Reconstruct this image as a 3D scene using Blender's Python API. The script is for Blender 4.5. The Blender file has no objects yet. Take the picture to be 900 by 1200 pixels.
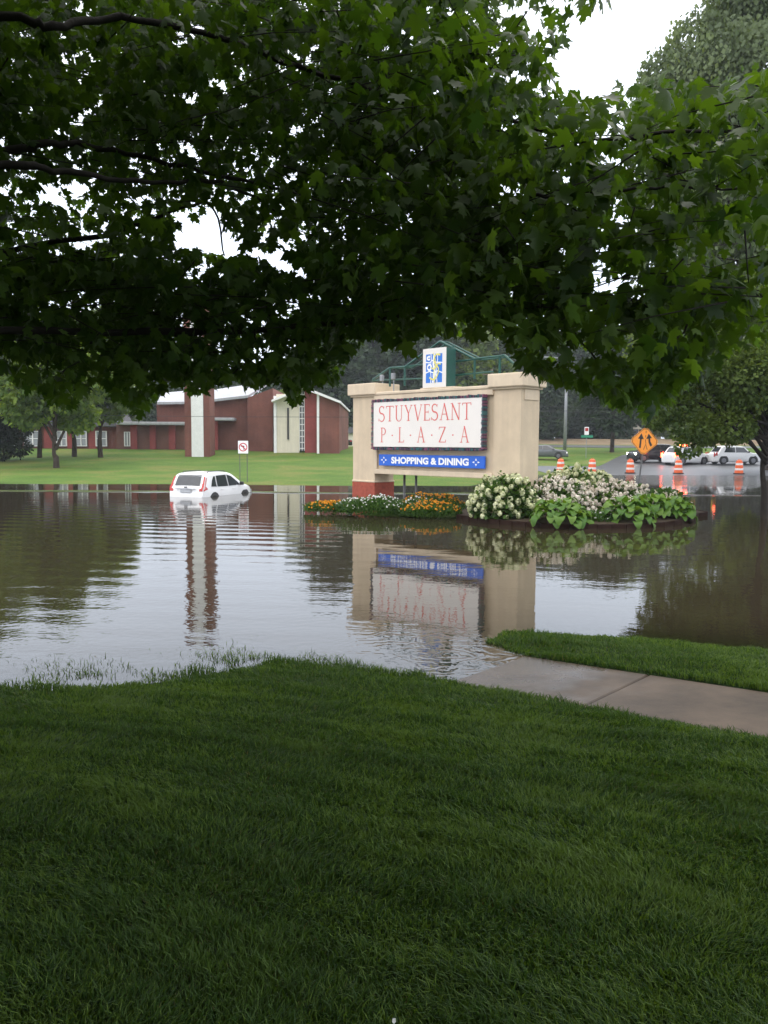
import bpy, math, random
import numpy as np
from mathutils import Vector, Matrix, noise
random.seed(7); rng = np.random.default_rng(7)
S = bpy.context.scene
R = math.radians
# ------------------------------------------------------------------ camera
F, CW, CH = 950.0, 900.0, 1200.0
CAMZ, HOR, ROLL = 2.25, 521.0, 0.35
cam_d = bpy.data.cameras.new('camera'); cam = bpy.data.objects.new('camera', cam_d)
S.collection.objects.link(cam); S.camera = cam
cam_d.sensor_fit = 'VERTICAL'; cam_d.sensor_height = 24; cam_d.lens = 24*F/CH
cam_d.clip_start = 0.05; cam_d.clip_end = 5000
PITCH = math.atan((600-HOR)/F)
CR = Matrix.Rotation(math.pi/2-PITCH, 3, 'X') @ Matrix.Rotation(R(ROLL), 3, 'Z')
cam.matrix_world = Matrix.Translation((0, 0, CAMZ)) @ CR.to_4x4()
CRn = np.array(CR)
# ------------------------------------------------------------------ world, sun, exposure
W = bpy.data.worlds.new('World'); S.world = W; W.use_nodes = True
nt = W.node_tree; nt.nodes.clear()
SUN_EL, SUN_AZ = 48.0, 215.0       # sun veiled, high and behind the viewer's left
sky = nt.nodes.new('ShaderNodeTexSky'); sky.sky_type = 'NISHITA'; sky.sun_disc = False
sky.sun_elevation = R(SUN_EL); sky.sun_rotation = R(SUN_AZ); sky.air_density = 1.2; sky.dust_density = 3.0
bg1 = nt.nodes.new('ShaderNodeBackground'); bg1.inputs[1].default_value = 0.05
nt.links.new(sky.outputs[0], bg1.inputs[0])
tc = nt.nodes.new('ShaderNodeTexCoord'); sep = nt.nodes.new('ShaderNodeSeparateXYZ')
nt.links.new(tc.outputs['Generated'], sep.inputs[0])
rp = nt.nodes.new('ShaderNodeValToRGB'); nt.links.new(sep.outputs[2], rp.inputs[0])
e = rp.color_ramp.elements
e[0].position = 0.0; e[0].color = (0.46, 0.51, 0.62, 1)
e[1].position = 1.0; e[1].color = (1.0, 0.97, 0.93, 1)
m_ = rp.color_ramp.elements.new(0.25); m_.color = (0.64, 0.68, 0.76, 1)
cn = nt.nodes.new('ShaderNodeTexNoise'); cn.inputs['Scale'].default_value = 2.2; cn.inputs['Detail'].default_value = 5
nt.links.new(tc.outputs['Generated'], cn.inputs['Vector'])
mr = nt.nodes.new('ShaderNodeMapRange'); mr.inputs[3].default_value = 0.85; mr.inputs[4].default_value = 1.15
nt.links.new(cn.outputs[0], mr.inputs[0])
mx = nt.nodes.new('ShaderNodeVectorMath'); mx.operation = 'SCALE'
nt.links.new(rp.outputs[0], mx.inputs[0]); nt.links.new(mr.outputs[0], mx.inputs['Scale'])
bg2 = nt.nodes.new('ShaderNodeBackground'); bg2.inputs[1].default_value = 1.75
nt.links.new(mx.outputs[0], bg2.inputs[0])
ad = nt.nodes.new('ShaderNodeAddShader'); nt.links.new(bg1.outputs[0], ad.inputs[0]); nt.links.new(bg2.outputs[0], ad.inputs[1])
wo = nt.nodes.new('ShaderNodeOutputWorld'); nt.links.new(ad.outputs[0], wo.inputs[0])
sl = bpy.data.lights.new('sun', 'SUN'); so = bpy.data.objects.new('sun', sl); S.collection.objects.link(so)
sl.energy = 0.6; sl.angle = R(20); sl.color = (1, .95, .88)
so.rotation_euler = (R(90-SUN_EL), 0, R(180-SUN_AZ+180))
S.view_settings.view_transform = 'Standard'; S.view_settings.look = 'None'
S.view_settings.exposure = 0.4; S.view_settings.gamma = 1
S.view_settings.use_curve_mapping = False

def ray(px, py):
    d = CR @ Vector(((px-450)/F, -(py-600)/F, -1)); return d
def P(px, py, Y):
    d = ray(px, py); return Vector((0, 0, CAMZ)) + d*(Y/d.y)
def G(px, py, z=0.0):
    d = ray(px, py); return Vector((0, 0, CAMZ)) + d*((z-CAMZ)/d.z)
def proj(p):
    """(N,3) world -> px, py, depth"""
    q = (np.asarray(p)-np.array([0, 0, CAMZ])) @ CRn
    dep = -q[:, 2]; dd = np.where(dep > 0.05, dep, 0.05)
    return 450+F*q[:, 0]/dd, 600-F*q[:, 1]/dd, dep
# ------------------------------------------------------------------ helpers: objects
def link(o, parent=None):
    S.collection.objects.link(o)
    if parent is not None: o.parent = parent
    return o
def tag(o, label=None, cat=None, group=None, kind=None):
    if label: o['label'] = label
    if cat: o['category'] = cat
    if group: o['group'] = group
    if kind: o['kind'] = kind
    return o
def thing(name, label, cat, loc=(0, 0, 0), rz=0, group=None):
    o = bpy.data.objects.new(name, None); o.empty_display_size = .3
    o.location = loc; o.rotation_euler = (0, 0, rz); link(o); return tag(o, label, cat, group)
def copy_tree(o, parent=None):
    c = o.copy(); link(c, parent)
    for ch in list(o.children): copy_tree(ch, c)
    return c
def np_mesh(name, v, tris, mats, rnd=None, smooth=False, mi=None):
    me = bpy.data.meshes.new(name)
    v = np.ascontiguousarray(v, dtype=np.float32); tris = np.ascontiguousarray(tris, dtype=np.int32)
    k = tris.shape[1]; n = tris.shape[0]
    me.vertices.add(len(v)); me.vertices.foreach_set('co', v.ravel())
    me.loops.add(n*k); me.loops.foreach_set('vertex_index', tris.ravel())
    me.polygons.add(n); me.polygons.foreach_set('loop_start', np.arange(0, n*k, k, dtype=np.int32))
    try: me.polygons.foreach_set('loop_total', np.full(n, k, dtype=np.int32))
    except Exception: pass
    if smooth: me.polygons.foreach_set('use_smooth', np.ones(n, dtype=bool))
    if mi is not None: me.polygons.foreach_set('material_index', np.asarray(mi, dtype=np.int32))
    if rnd is not None:
        a = me.attributes.new('rnd', 'FLOAT', 'POINT'); a.data.foreach_set('value', np.asarray(rnd, dtype=np.float32))
    me.update(calc_edges=True)
    for m in (mats if isinstance(mats, (list, tuple)) else [mats]): me.materials.append(m)
    return me
class MB:
    def __init__(s): s.v = []; s.f = []; s.mi = []; s.M = None
    def add(s, vs, fs, mi=0):
        b = len(s.v)
        for p in vs:
            p = Vector(p); s.v.append(s.M @ p if s.M else p)
        for f in fs: s.f.append([b+i for i in f]); s.mi.append(mi)
        return s
    def box(s, a, b, mi=0, ch=0.0):
        x0, y0, z0 = [min(a[i], b[i]) for i in range(3)]; x1, y1, z1 = [max(a[i], b[i]) for i in range(3)]
        if ch <= 0:
            return s.add([(x0,y0,z0),(x1,y0,z0),(x1,y1,z0),(x0,y1,z0),(x0,y0,z1),(x1,y0,z1),(x1,y1,z1),(x0,y1,z1)],
                  [(0,3,2,1),(4,5,6,7),(0,1,5,4),(1,2,6,5),(2,3,7,6),(3,0,4,7)], mi)
        c = ch
        def ring(z, i): return [(x0+i,y0+c,z),(x0+c,y0+i,z),(x1-c,y0+i,z),(x1-i,y0+c,z),(x1-i,y1-c,z),(x1-c,y1-i,z),(x0+c,y1-i,z),(x0+i,y1-c,z)]
        vs = ring(z0, c*.6)+ring(z0+c, 0)+ring(z1-c, 0)+ring(z1, c*.6)
        fs = [tuple(range(7,-1,-1)), tuple(range(24,32))]
        for k in range(3):
            for i in range(8):
                j = (i+1) % 8; fs.append((k*8+i, k*8+j, k*8+8+j, k*8+8+i))
        return s.add(vs, fs, mi)
    def prism(s, pts, d, mi=0):
        """pts: planar loop of 3-D points, d: extrusion vector"""
        n = len(pts); d = Vector(d); pts = [Vector(p) for p in pts]
        vs = pts+[p+d for p in pts]
        fs = [tuple(range(n-1,-1,-1)), tuple(range(n,2*n))]+[(i,(i+1)%n,n+(i+1)%n,n+i) for i in range(n)]
        return s.add(vs, fs, mi)
    def tube(s, pts, rad, n=8, mi=0, cap=True):
        pts = [Vector(p) for p in pts]; m = len(pts)
        if not isinstance(rad, (list, tuple)): rad = [rad]*m
        vs = []; up = None
        for i, p in enumerate(pts):
            t = (pts[min(i+1,m-1)]-pts[max(i-1,0)]).normalized()
            if up is None or abs(up.dot(t)) > .95:
                up = Vector((0,0,1)) if abs(t.z) < .9 else Vector((1,0,0))
            a = t.cross(up).normalized(); b = a.cross(t).normalized(); up = b
            for k in range(n):
                w = 2*math.pi*k/n; vs.append(p+(a*math.cos(w)+b*math.sin(w))*rad[i])
        fs = []
        for i in range(m-1):
            for k in range(n):
                j = (k+1) % n; fs.append((i*n+k, i*n+j, i*n+n+j, i*n+n+k))
        if cap: fs.append(tuple(range(n-1,-1,-1))); fs.append(tuple(range((m-1)*n, m*n)))
        return s.add(vs, fs, mi)
    def build(s, name, mats, parent=None, smooth=False):
        me = bpy.data.meshes.new(name); me.from_pydata([tuple(v) for v in s.v], [], s.f)
        for m in (mats if isinstance(mats, (list, tuple)) else [mats]): me.materials.append(m)
        if any(s.mi): me.polygons.foreach_set('material_index', s.mi)
        if smooth: me.polygons.foreach_set('use_smooth', [True]*len(s.f))
        me.update()
        return link(bpy.data.objects.new(name, me), parent)
def smooth_line(pts, k=6):
    pts = [Vector(p) for p in pts]; out = []
    for i in range(len(pts)-1):
        p0 = pts[max(i-1,0)]; p1 = pts[i]; p2 = pts[i+1]; p3 = pts[min(i+2,len(pts)-1)]
        for j in range(k):
            t = j/k
            out.append(.5*((2*p1)+(p2-p0)*t+(2*p0-5*p1+4*p2-p3)*t*t+(3*p1-p0-3*p2+p3)*t**3))
    out.append(pts[-1]); return out
# ------------------------------------------------------------------ materials
def mat(name, col, rough=.6, var=0, scale=5, spec=.5, bump=0, bscale=40, metal=0, emit=None, estr=0, coat=0, col2=None):
    m = bpy.data.materials.new(name); m.use_nodes = True; t = m.node_tree; b = t.nodes['Principled BSDF']
    b.inputs['Base Color'].default_value = (*col, 1); b.inputs['Roughness'].default_value = rough
    b.inputs['Specular IOR Level'].default_value = spec; b.inputs['Metallic'].default_value = metal
    b.inputs['Coat Weight'].default_value = coat
    if emit: b.inputs['Emission Color'].default_value = (*emit, 1); b.inputs['Emission Strength'].default_value = estr
    if var or bump: g = t.nodes.new('ShaderNodeNewGeometry')
    if var:
        n = t.nodes.new('ShaderNodeTexNoise'); n.inputs['Scale'].default_value = scale; n.inputs['Detail'].default_value = 6
        n.inputs['Roughness'].default_value = .65
        t.links.new(g.outputs['Position'], n.inputs['Vector'])
        r = t.nodes.new('ShaderNodeValToRGB'); t.links.new(n.outputs[0], r.inputs[0])
        c2 = col2 or tuple(c*(1-var) for c in col)
        r.color_ramp.elements[0].position = .32; r.color_ramp.elements[0].color = (*c2, 1)
        r.color_ramp.elements[1].position = .68; r.color_ramp.elements[1].color = (*[c*(1+var*.6) for c in col], 1)
        t.links.new(r.outputs[0], b.inputs['Base Color'])
    if bump:
        n2 = t.nodes.new('ShaderNodeTexNoise'); n2.inputs['Scale'].default_value = bscale; n2.inputs['Detail'].default_value = 4
        t.links.new(g.outputs['Position'], n2.inputs['Vector'])
        bp = t.nodes.new('ShaderNodeBump'); bp.inputs['Strength'].default_value = 1; bp.inputs['Distance'].default_value = bump
        t.links.new(n2.outputs[0], bp.inputs['Height']); t.links.new(bp.outputs[0], b.inputs['Normal'])
    return m
def leaf_mat(name, dark, light, trans=.5, rough=.55, tcol=None, spec=.3):
    m = bpy.data.materials.new(name); m.use_nodes = True; t = m.node_tree; b = t.nodes['Principled BSDF']
    out = t.nodes['Material Output']
    a = t.nodes.new('ShaderNodeAttribute'); a.attribute_name = 'rnd'; oi = t.nodes.new('ShaderNodeObjectInfo')
    add = t.nodes.new('ShaderNodeMath'); add.operation = 'ADD'; fr = t.nodes.new('ShaderNodeMath'); fr.operation = 'FRACT'
    t.links.new(a.outputs['Fac'], add.inputs[0]); t.links.new(oi.outputs['Random'], add.inputs[1]); t.links.new(add.outputs[0], fr.inputs[0])
    r = t.nodes.new('ShaderNodeValToRGB'); t.links.new(fr.outputs[0], r.inputs[0])
    r.color_ramp.elements[0].color = (*dark, 1); r.color_ramp.elements[1].color = (*light, 1)
    r.color_ramp.elements[1].position = .999
    rr = r.color_ramp.elements.new(.5); rr.color = (*[(x+y)*.5 for x, y in zip(dark, light)], 1)
    t.links.new(r.outputs[0], b.inputs['Base Color']); b.inputs['Roughness'].default_value = rough
    b.inputs['Specular IOR Level'].default_value = spec
    tr = t.nodes.new('ShaderNodeBsdfTranslucent')
    hs = t.nodes.new('ShaderNodeMix'); hs.data_type = 'RGBA'; hs.blend_type = 'MULTIPLY'; hs.inputs[0].default_value = 1
    t.links.new(r.outputs[0], hs.inputs[6]); hs.inputs[7].default_value = (*(tcol or (1.7, 1.6, .5)), 1)
    t.links.new(hs.outputs[2], tr.inputs[0])
    mxs = t.nodes.new('ShaderNodeMixShader'); mxs.inputs[0].default_value = trans
    t.links.new(b.outputs[0], mxs.inputs[1]); t.links.new(tr.outputs[0], mxs.inputs[2]); t.links.new(mxs.outputs[0], out.inputs[0])
    return m
def brick_mat(name, c1, c2, mortar, bw=.21, bh=.075):
    m = bpy.data.materials.new(name); m.use_nodes = True; t = m.node_tree; b = t.nodes['Principled BSDF']
    g = t.nodes.new('ShaderNodeNewGeometry'); sp = t.nodes.new('ShaderNodeSeparateXYZ'); t.links.new(g.outputs['Position'], sp.inputs[0])
    ad = t.nodes.new('ShaderNodeMath'); ad.operation = 'ADD'; t.links.new(sp.outputs[0], ad.inputs[0]); t.links.new(sp.outputs[1], ad.inputs[1])
    cb = t.nodes.new('ShaderNodeCombineXYZ'); t.links.new(ad.outputs[0], cb.inputs[0]); t.links.new(sp.outputs[2], cb.inputs[1])
    br = t.nodes.new('ShaderNodeTexBrick'); t.links.new(cb.outputs[0], br.inputs['Vector'])
    br.inputs['Color1'].default_value = (*c1, 1); br.inputs['Color2'].default_value = (*c2, 1); br.inputs['Mortar'].default_value = (*mortar, 1)
    br.inputs['Scale'].default_value = 1; br.inputs['Brick Width'].default_value = bw; br.inputs['Row Height'].default_value = bh
    br.inputs['Mortar Size'].default_value = .008
    n = t.nodes.new('ShaderNodeTexNoise'); n.inputs['Scale'].default_value = .35; n.inputs['Detail'].default_value = 6; t.links.new(g.outputs['Position'], n.inputs['Vector'])
    mrr = t.nodes.new('ShaderNodeMapRange'); mrr.inputs[1].default_value = .3; mrr.inputs[2].default_value = .7; mrr.inputs[3].default_value = .7; mrr.inputs[4].default_value = 1.2
    t.links.new(n.outputs[0], mrr.inputs[0])
    vm = t.nodes.new('ShaderNodeVectorMath'); vm.operation = 'SCALE'; t.links.new(br.outputs[0], vm.inputs[0]); t.links.new(mrr.outputs[0], vm.inputs['Scale'])
    t.links.new(vm.outputs[0], b.inputs['Base Color']); b.inputs['Roughness'].default_value = .9
    return m
M = {}
M['stucco'] = mat('stucco', (.64, .52, .37), .85, .10, 1.5, .3, .002, 60)
M['stucco_trim'] = mat('stucco_trim', (.68, .56, .41), .8, .10, 2, .3, .002, 60)
M['brick'] = brick_mat('red_brick', (.20, .058, .042), (.16, .048, .034), (.20, .12, .09))
M['brick_red'] = brick_mat('bright_red_brick', (.30, .052, .048), (.25, .045, .04), (.22, .09, .08))
M['brick_dull'] = brick_mat('dull_brown_brick', (.17, .065, .045), (.14, .055, .04), (.17, .11, .09))
M['brick_base'] = mat('sign_base_brick', (.34, .075, .045), .8, .3, 9, .4, .004, 25)
M['white'] = mat('white_paint', (.78, .78, .76), .6, .08, 3)
M['cream'] = mat('cream_panel', (.68, .63, .50), .8, .08, 1)
M['roof'] = mat('pale_metal_roof', (.42, .43, .45), .5, .12, 1)
M['grey_roof'] = mat('grey_shingle_roof', (.12, .12, .13), .9, .2, 2)
M['glass'] = mat('window_glass', (.03, .035, .04), .08, 0, 1, .8)
M['pane_pale'] = mat('pale_window_glass', (.25, .27, .28), .12, .2, .6, .8)
M['dark'] = mat('dark_plastic', (.02, .02, .02), .5)
M['black'] = mat('black_print', (.012, .012, .012), .6)
M['tyre'] = mat('tyre_rubber', (.015, .015, .015), .85)
M['rim'] = mat('alloy_rim', (.16, .16, .17), .4, metal=.6)
M['galv'] = mat('galvanised_steel', (.30, .31, .32), .45, .15, 8, metal=.5)
M['galv_dark'] = mat('weathered_steel', (.12, .12, .12), .55, .15, 8, metal=.4)
M['green'] = mat('green_painted_steel', (.008, .075, .055), .4, .2, 4)
M['signwhite'] = mat('sign_white', (.80, .755, .70), .35, .03, 1.2)
M['letter_red'] = mat('letter_red', (.68, .13, .11), .5)
M['blue'] = mat('sign_blue', (.012, .12, .60), .3, .05, 3)
M['logo_blue'] = mat('logo_blue', (.015, .17, .62), .35)
M['white_print'] = mat('white_print', (.88, .88, .88), .4)
M['yellow_print'] = mat('yellow_print', (.75, .68, .18), .4)
M['mos_dark'] = mat('mosaic_dark', (.05, .035, .06), .5, .3, 20)
M['mos_pink'] = mat('mosaic_pink', (.22, .07, .13), .5, .3, 20)
M['mos_teal'] = mat('mosaic_teal', (.03, .15, .15), .5, .3, 20)
M['orange'] = mat('drum_orange', (.80, .13, .03), .45, .1, 4)
M['sign_orange'] = mat('sign_orange', (.80, .28, .02), .45, .05, 3)
M['drumwhite'] = mat('drum_white', (.80, .74, .70), .4, .08, 6)
M['carwhite'] = mat('white_car_paint', (.80, .80, .80), .25, 0, 1, .5, coat=.6)
M['carblack'] = mat('black_car_paint', (.02, .022, .026), .25, 0, 1, .5, coat=.8)
M['cargrey'] = mat('grey_car_paint', (.10, .11, .12), .3, 0, 1, .5, coat=.8)
M['tail'] = mat('tail_light_red', (.45, .03, .025), .2, spec=.6)
M['tail_on'] = mat('tail_light_lit', (.6, .03, .02), .3, emit=(1, .08, .03), estr=14)
M['head_on'] = mat('head_light_lit', (.9, .9, .85), .3, emit=(1, .9, .7), estr=16)
M['amber_on'] = mat('amber_lamp_lit', (.9, .3, .1), .3, emit=(1, .22, .04), estr=12)
M['sig_on'] = mat('signal_lens_lit', (.8, .1, .05), .3, emit=(1, .10, .04), estr=7)
M['plate'] = mat('number_plate', (.45, .47, .5), .5, .2, 20)
M['timber'] = mat('dark_edging_timber', (.026, .014, .010), .9, .35, 4, .1, .003, 18)
M['soil'] = mat('mulch_soil', (.05, .035, .022), .95, .4, 12, .2, .01, 30)
M['concrete'] = mat('wet_concrete', (.104, .074, .051), .55, .5, 1.3, .22, .002, 90)
M['bark'] = mat('tree_bark', (.055, .043, .033), .9, .35, 6, .2, .012, 22)
M['bark_dark'] = mat('wet_dark_bark', (.022, .018, .014), .85, .35, 6, .3, .008, 30)
M['asphalt'] = mat('wet_asphalt', (.085, .088, .095), .38, .2, .5, .55, .003, 20)
M['paintline'] = mat('road_paint', (.6, .6, .58), .6, .2, 2)
M['siding'] = mat('tan_siding', (.42, .35, .24), .8, .1, 2)
M['wood_pole'] = mat('utility_pole_wood', (.13, .10, .075), .9, .25, 3)
M['maple'] = leaf_mat('maple_leaf', (.018, .048, .011), (.082, .142, .022), .48, .45, (1.8, 1.8, .45), .22)
M['maple_lit'] = M['maple']
M['lawn_tree'] = leaf_mat('yellow_green_foliage', (.070, .130, .018), (.21, .29, .040), .4)
M['mid_tree'] = leaf_mat('mid_green_foliage', (.045, .085, .020), (.15, .21, .045), .42)
M['willow'] = leaf_mat('grey_green_foliage', (.070, .105, .042), (.16, .21, .095), .35)
M['far_tree'] = leaf_mat('far_green_foliage', (.020, .040, .022), (.050, .080, .035), .2, .7)
M['dark_ever'] = leaf_mat('dark_evergreen', (.006, .012, .007), (.02, .032, .014), .1, .7)
M['blade'] = leaf_mat('grass_blade', (.022, .060, .010), (.11, .175, .030), .36, .6, (1.5, 1.5, .5))
M['blade_dry'] = leaf_mat('dry_grass_blade', (.10, .10, .035), (.17, .16, .06), .3, .6)
M['hosta'] = leaf_mat('hosta_leaf', (.060, .145, .020), (.14, .24, .035), .3, .4)
M['hydr_leaf'] = leaf_mat('hydrangea_leaf', (.030, .075, .014), (.08, .15, .028), .3, .5)
M['hydr_cream'] = leaf_mat('cream_petal', (.58, .60, .34), (.84, .84, .62), .25, .7, (1.05, 1.05, .9))
M['hydr_pink'] = leaf_mat('pinkish_white_petal', (.60, .53, .43), (.84, .79, .70), .25, .7, (1.05, 1, .95))
M['marigold'] = leaf_mat('orange_petal', (.64, .22, .01), (.82, .42, .03), .2, .6, (1.1, 1, .8))
M['daisy'] = leaf_mat('white_petal', (.62, .62, .58), (.85, .85, .82), .2, .6, (1.05, 1.05, 1))
M['bed_leaf'] = leaf_mat('bedding_leaf', (.025, .070, .015), (.07, .14, .025), .3, .5)
def wet_low(m, z0, z1, r0, dark):
    # damp, glossier concrete just above the water line
    t = m.node_tree; b = t.nodes['Principled BSDF']; g = t.nodes.new('ShaderNodeNewGeometry'); sp = t.nodes.new('ShaderNodeSeparateXYZ'); t.links.new(g.outputs['Position'], sp.inputs[0])
    n = t.nodes.new('ShaderNodeTexNoise'); n.inputs['Scale'].default_value = 2.5; n.inputs['Detail'].default_value = 5; t.links.new(g.outputs['Position'], n.inputs['Vector'])
    ad = t.nodes.new('ShaderNodeMath'); ad.operation = 'MULTIPLY_ADD'; t.links.new(n.outputs[0], ad.inputs[0]); ad.inputs[1].default_value = (z1-z0)*2; t.links.new(sp.outputs[2], ad.inputs[2])
    mr = t.nodes.new('ShaderNodeMapRange'); mr.interpolation_type = 'SMOOTHSTEP'; t.links.new(ad.outputs[0], mr.inputs[0]); mr.inputs[1].default_value = z0+(z1-z0); mr.inputs[2].default_value = z1+(z1-z0); mr.inputs[3].default_value = r0; mr.inputs[4].default_value = b.inputs['Roughness'].default_value
    t.links.new(mr.outputs[0], b.inputs['Roughness'])
    m2 = t.nodes.new('ShaderNodeMapRange'); t.links.new(mr.outputs[0], m2.inputs[0]); m2.inputs[1].default_value = r0; m2.inputs[2].default_value = b.inputs['Roughness'].default_value; m2.inputs[3].default_value = dark; m2.inputs[4].default_value = 1
    src = b.inputs['Base Color'].links[0].from_socket; vm = t.nodes.new('ShaderNodeVectorMath'); vm.operation = 'SCALE'; t.links.new(src, vm.inputs[0]); t.links.new(m2.outputs[0], vm.inputs['Scale']); t.links.new(vm.outputs[0], b.inputs['Base Color'])
wet_low(M['concrete'], .01, .09, .22, .72)
def streaks(m, amt):
    t = m.node_tree; b = t.nodes['Principled BSDF']; g = t.nodes.new('ShaderNodeNewGeometry'); mp = t.nodes.new('ShaderNodeMapping'); mp.inputs['Scale'].default_value = (5, 5, .35); t.links.new(g.outputs['Position'], mp.inputs['Vector'])
    n = t.nodes.new('ShaderNodeTexNoise'); n.inputs['Scale'].default_value = 1; n.inputs['Detail'].default_value = 5; t.links.new(mp.outputs[0], n.inputs['Vector'])
    mr = t.nodes.new('ShaderNodeMapRange'); t.links.new(n.outputs[0], mr.inputs[0]); mr.inputs[1].default_value = .35; mr.inputs[2].default_value = .6; mr.inputs[3].default_value = 1-amt; mr.inputs[4].default_value = 1
    src = b.inputs['Base Color'].links[0].from_socket; vm = t.nodes.new('ShaderNodeVectorMath'); vm.operation = 'SCALE'; t.links.new(src, vm.inputs[0]); t.links.new(mr.outputs[0], vm.inputs['Scale']); t.links.new(vm.outputs[0], b.inputs['Base Color'])
for k_, a_ in (('stucco', .07), ('stucco_trim', .07), ('brick', .12), ('white', .05), ('cream', .08), ('roof', .15)): streaks(M[k_], a_)
# ------------------------------------------------------------------ ground height
def gp(px, py, z=0.0):
    g = G(px, py, z); return (g.x, g.y)
LAND = [(-60, 2.5), (-9, 6.6)] + [gp(*q) for q in [(0, 806), (60, 812), (120, 806), (180, 802), (240, 793), (300, 784), (350, 776), (400, 783), (470, 792), (530, 800),
        (580, 792), (655, 781), (615, 768), (565, 752), (610, 742), (680, 745), (760, 750), (900, 763), (1100, 775)]] + [(12, 8.2), (60, 6), (60, -60), (-60, -60)]
LAND = np.array(LAND)
def sdf(x, y, poly):
    d = np.full(x.shape, 1e9); ins = np.zeros(x.shape, bool); n = len(poly)
    for i in range(n):
        ax, ay = poly[i]; bx, by = poly[(i+1) % n]
        ex, ey = bx-ax, by-ay; t = np.clip(((x-ax)*ex+(y-ay)*ey)/(ex*ex+ey*ey+1e-12), 0, 1)
        d = np.minimum(d, np.hypot(x-ax-t*ex, y-ay-t*ey))
        c = ((ay > y) != (by > y)) & (x < (bx-ax)*(y-ay)/(by-ay+1e-12)+ax); ins ^= c
    return np.where(ins, d, -d)
def wob(x, y, s, seed=0.0):
    return (np.sin(x*s*1.3+seed)+np.sin(y*s*1.7+seed*2+x*s*.6)+np.sin((x+y)*s*2.9+seed*3)*.5+np.sin((x-y)*s*4.1+1.3*seed)*.35)/2.85
# sidewalk: front edge / back edge taken from the photograph
SA = np.array(gp(530, 800, 0.0)); SB = np.array(gp(900, 877, .13)); SC = np.array(gp(660, 778, 0.0)); SD = np.array(gp(900, 808, .13))
sd = (SB-SA)+(SD-SC); sd = sd/np.linalg.norm(sd); sn = np.array([-sd[1], sd[0]])
if sn[1] < 0: sn = -sn
sc0 = (SA+SC)/2; SHW = .5*abs(np.dot(SC-SA, sn)); SHW = max(SHW, .6)
sc0 = sc0  # centre line origin
def side_ts(x, y): return (x-sc0[0])*sd[0]+(y-sc0[1])*sd[1], (x-sc0[0])*sn[0]+(y-sc0[1])*sn[1]
def side_z(t): return np.clip(.012+.052*t, -.35, .5)
def terrain(x, y, carve=True):
    x = np.asarray(x, float); y = np.asarray(y, float)
    d = sdf(x, y, LAND)
    zn = np.where(d > 0, .10*d/(1+d*.035)+.008*np.clip(d*2, 0, 1), np.where(d > -1.4, .045*d, .16*(d+1.4)-.063))
    zn = zn + .012*wob(x, y, 2.2)*np.clip(d+.2, 0, 1) + .006*wob(x, y, 7, 2)*np.clip(d+.3, 0, 1)
    zn = np.clip(zn, -.7, .75)
    if carve:
        t, s = side_ts(x, y); zs = side_z(t); a = np.clip((np.abs(s)-SHW)/.45, 0, 1); a = a*a*(3-2*a)
        edge = np.where(np.abs(s) < SHW+.02, zs-.05, zs+.012)
        k = (t > -14) & (y < 30)
        zn = np.where(k & (y < 12.5), np.where(np.abs(s) < SHW+.02, zs-.05, edge*(1-a)+zn*a), zn)
    az = x/np.maximum(y, 1)
    w = np.clip((az-.10)/.08, 0, 1); w = w*w*(3-2*w)
    yl = y + wob(x, y, .12)*1.2
    left = np.interp(yl, [38, 44.5, 46, 60, 75, 82, 100, 140, 400, 1200], [-.7, 0, .05, .38, 1.0, 1.62, 1.8, 2.2, 4, 10])
    right = np.interp(yl, [50, 64, 68, 77, 90, 110, 125, 136, 160, 400, 1200], [-.6, 0, .08, .36, 1.0, 2.0, 2.35, 3.4, 3.6, 6, 12])
    far = left*(1-w)+right*w
    z = np.where(y > 30, np.maximum(far, -.7), zn)
    # planted island under the flowers
    u = ((x-.9)/3.0)**2+((y-26.2)/1.5)**2
    z = np.maximum(z, .10-.25*u)
    return z
def TZ(x, y): return float(terrain(np.array([x]), np.array([y]))[0])
def grow(a, b, s0, k):
    out = [a]; s = s0; sg = 1 if b > a else -1
    while (b-out[-1])*sg > 0: out.append(out[-1]+sg*s); s *= k
    return out[1:]
xs = np.array(sorted(grow(-8, -900, .4, 1.09))+list(np.arange(-8, 8.01, .1))+grow(8, 900, .4, 1.09))
ys = np.array(sorted(grow(1, -60, .5, 1.3))+list(np.arange(1, 13, .1))+list(np.arange(13, 42, 1.0))+list(np.arange(42, 90, .75))+grow(90, 1500, 1.5, 1.08))
X, Yg = np.meshgrid(xs, ys); Z = terrain(X, Yg)
nx, ny = len(xs), len(ys)
ii = np.arange(nx*ny).reshape(ny, nx)
quads = np.stack([ii[:-1,:-1], ii[:-1,1:], ii[1:,1:], ii[1:,:-1]], -1).reshape(-1, 4)
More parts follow.
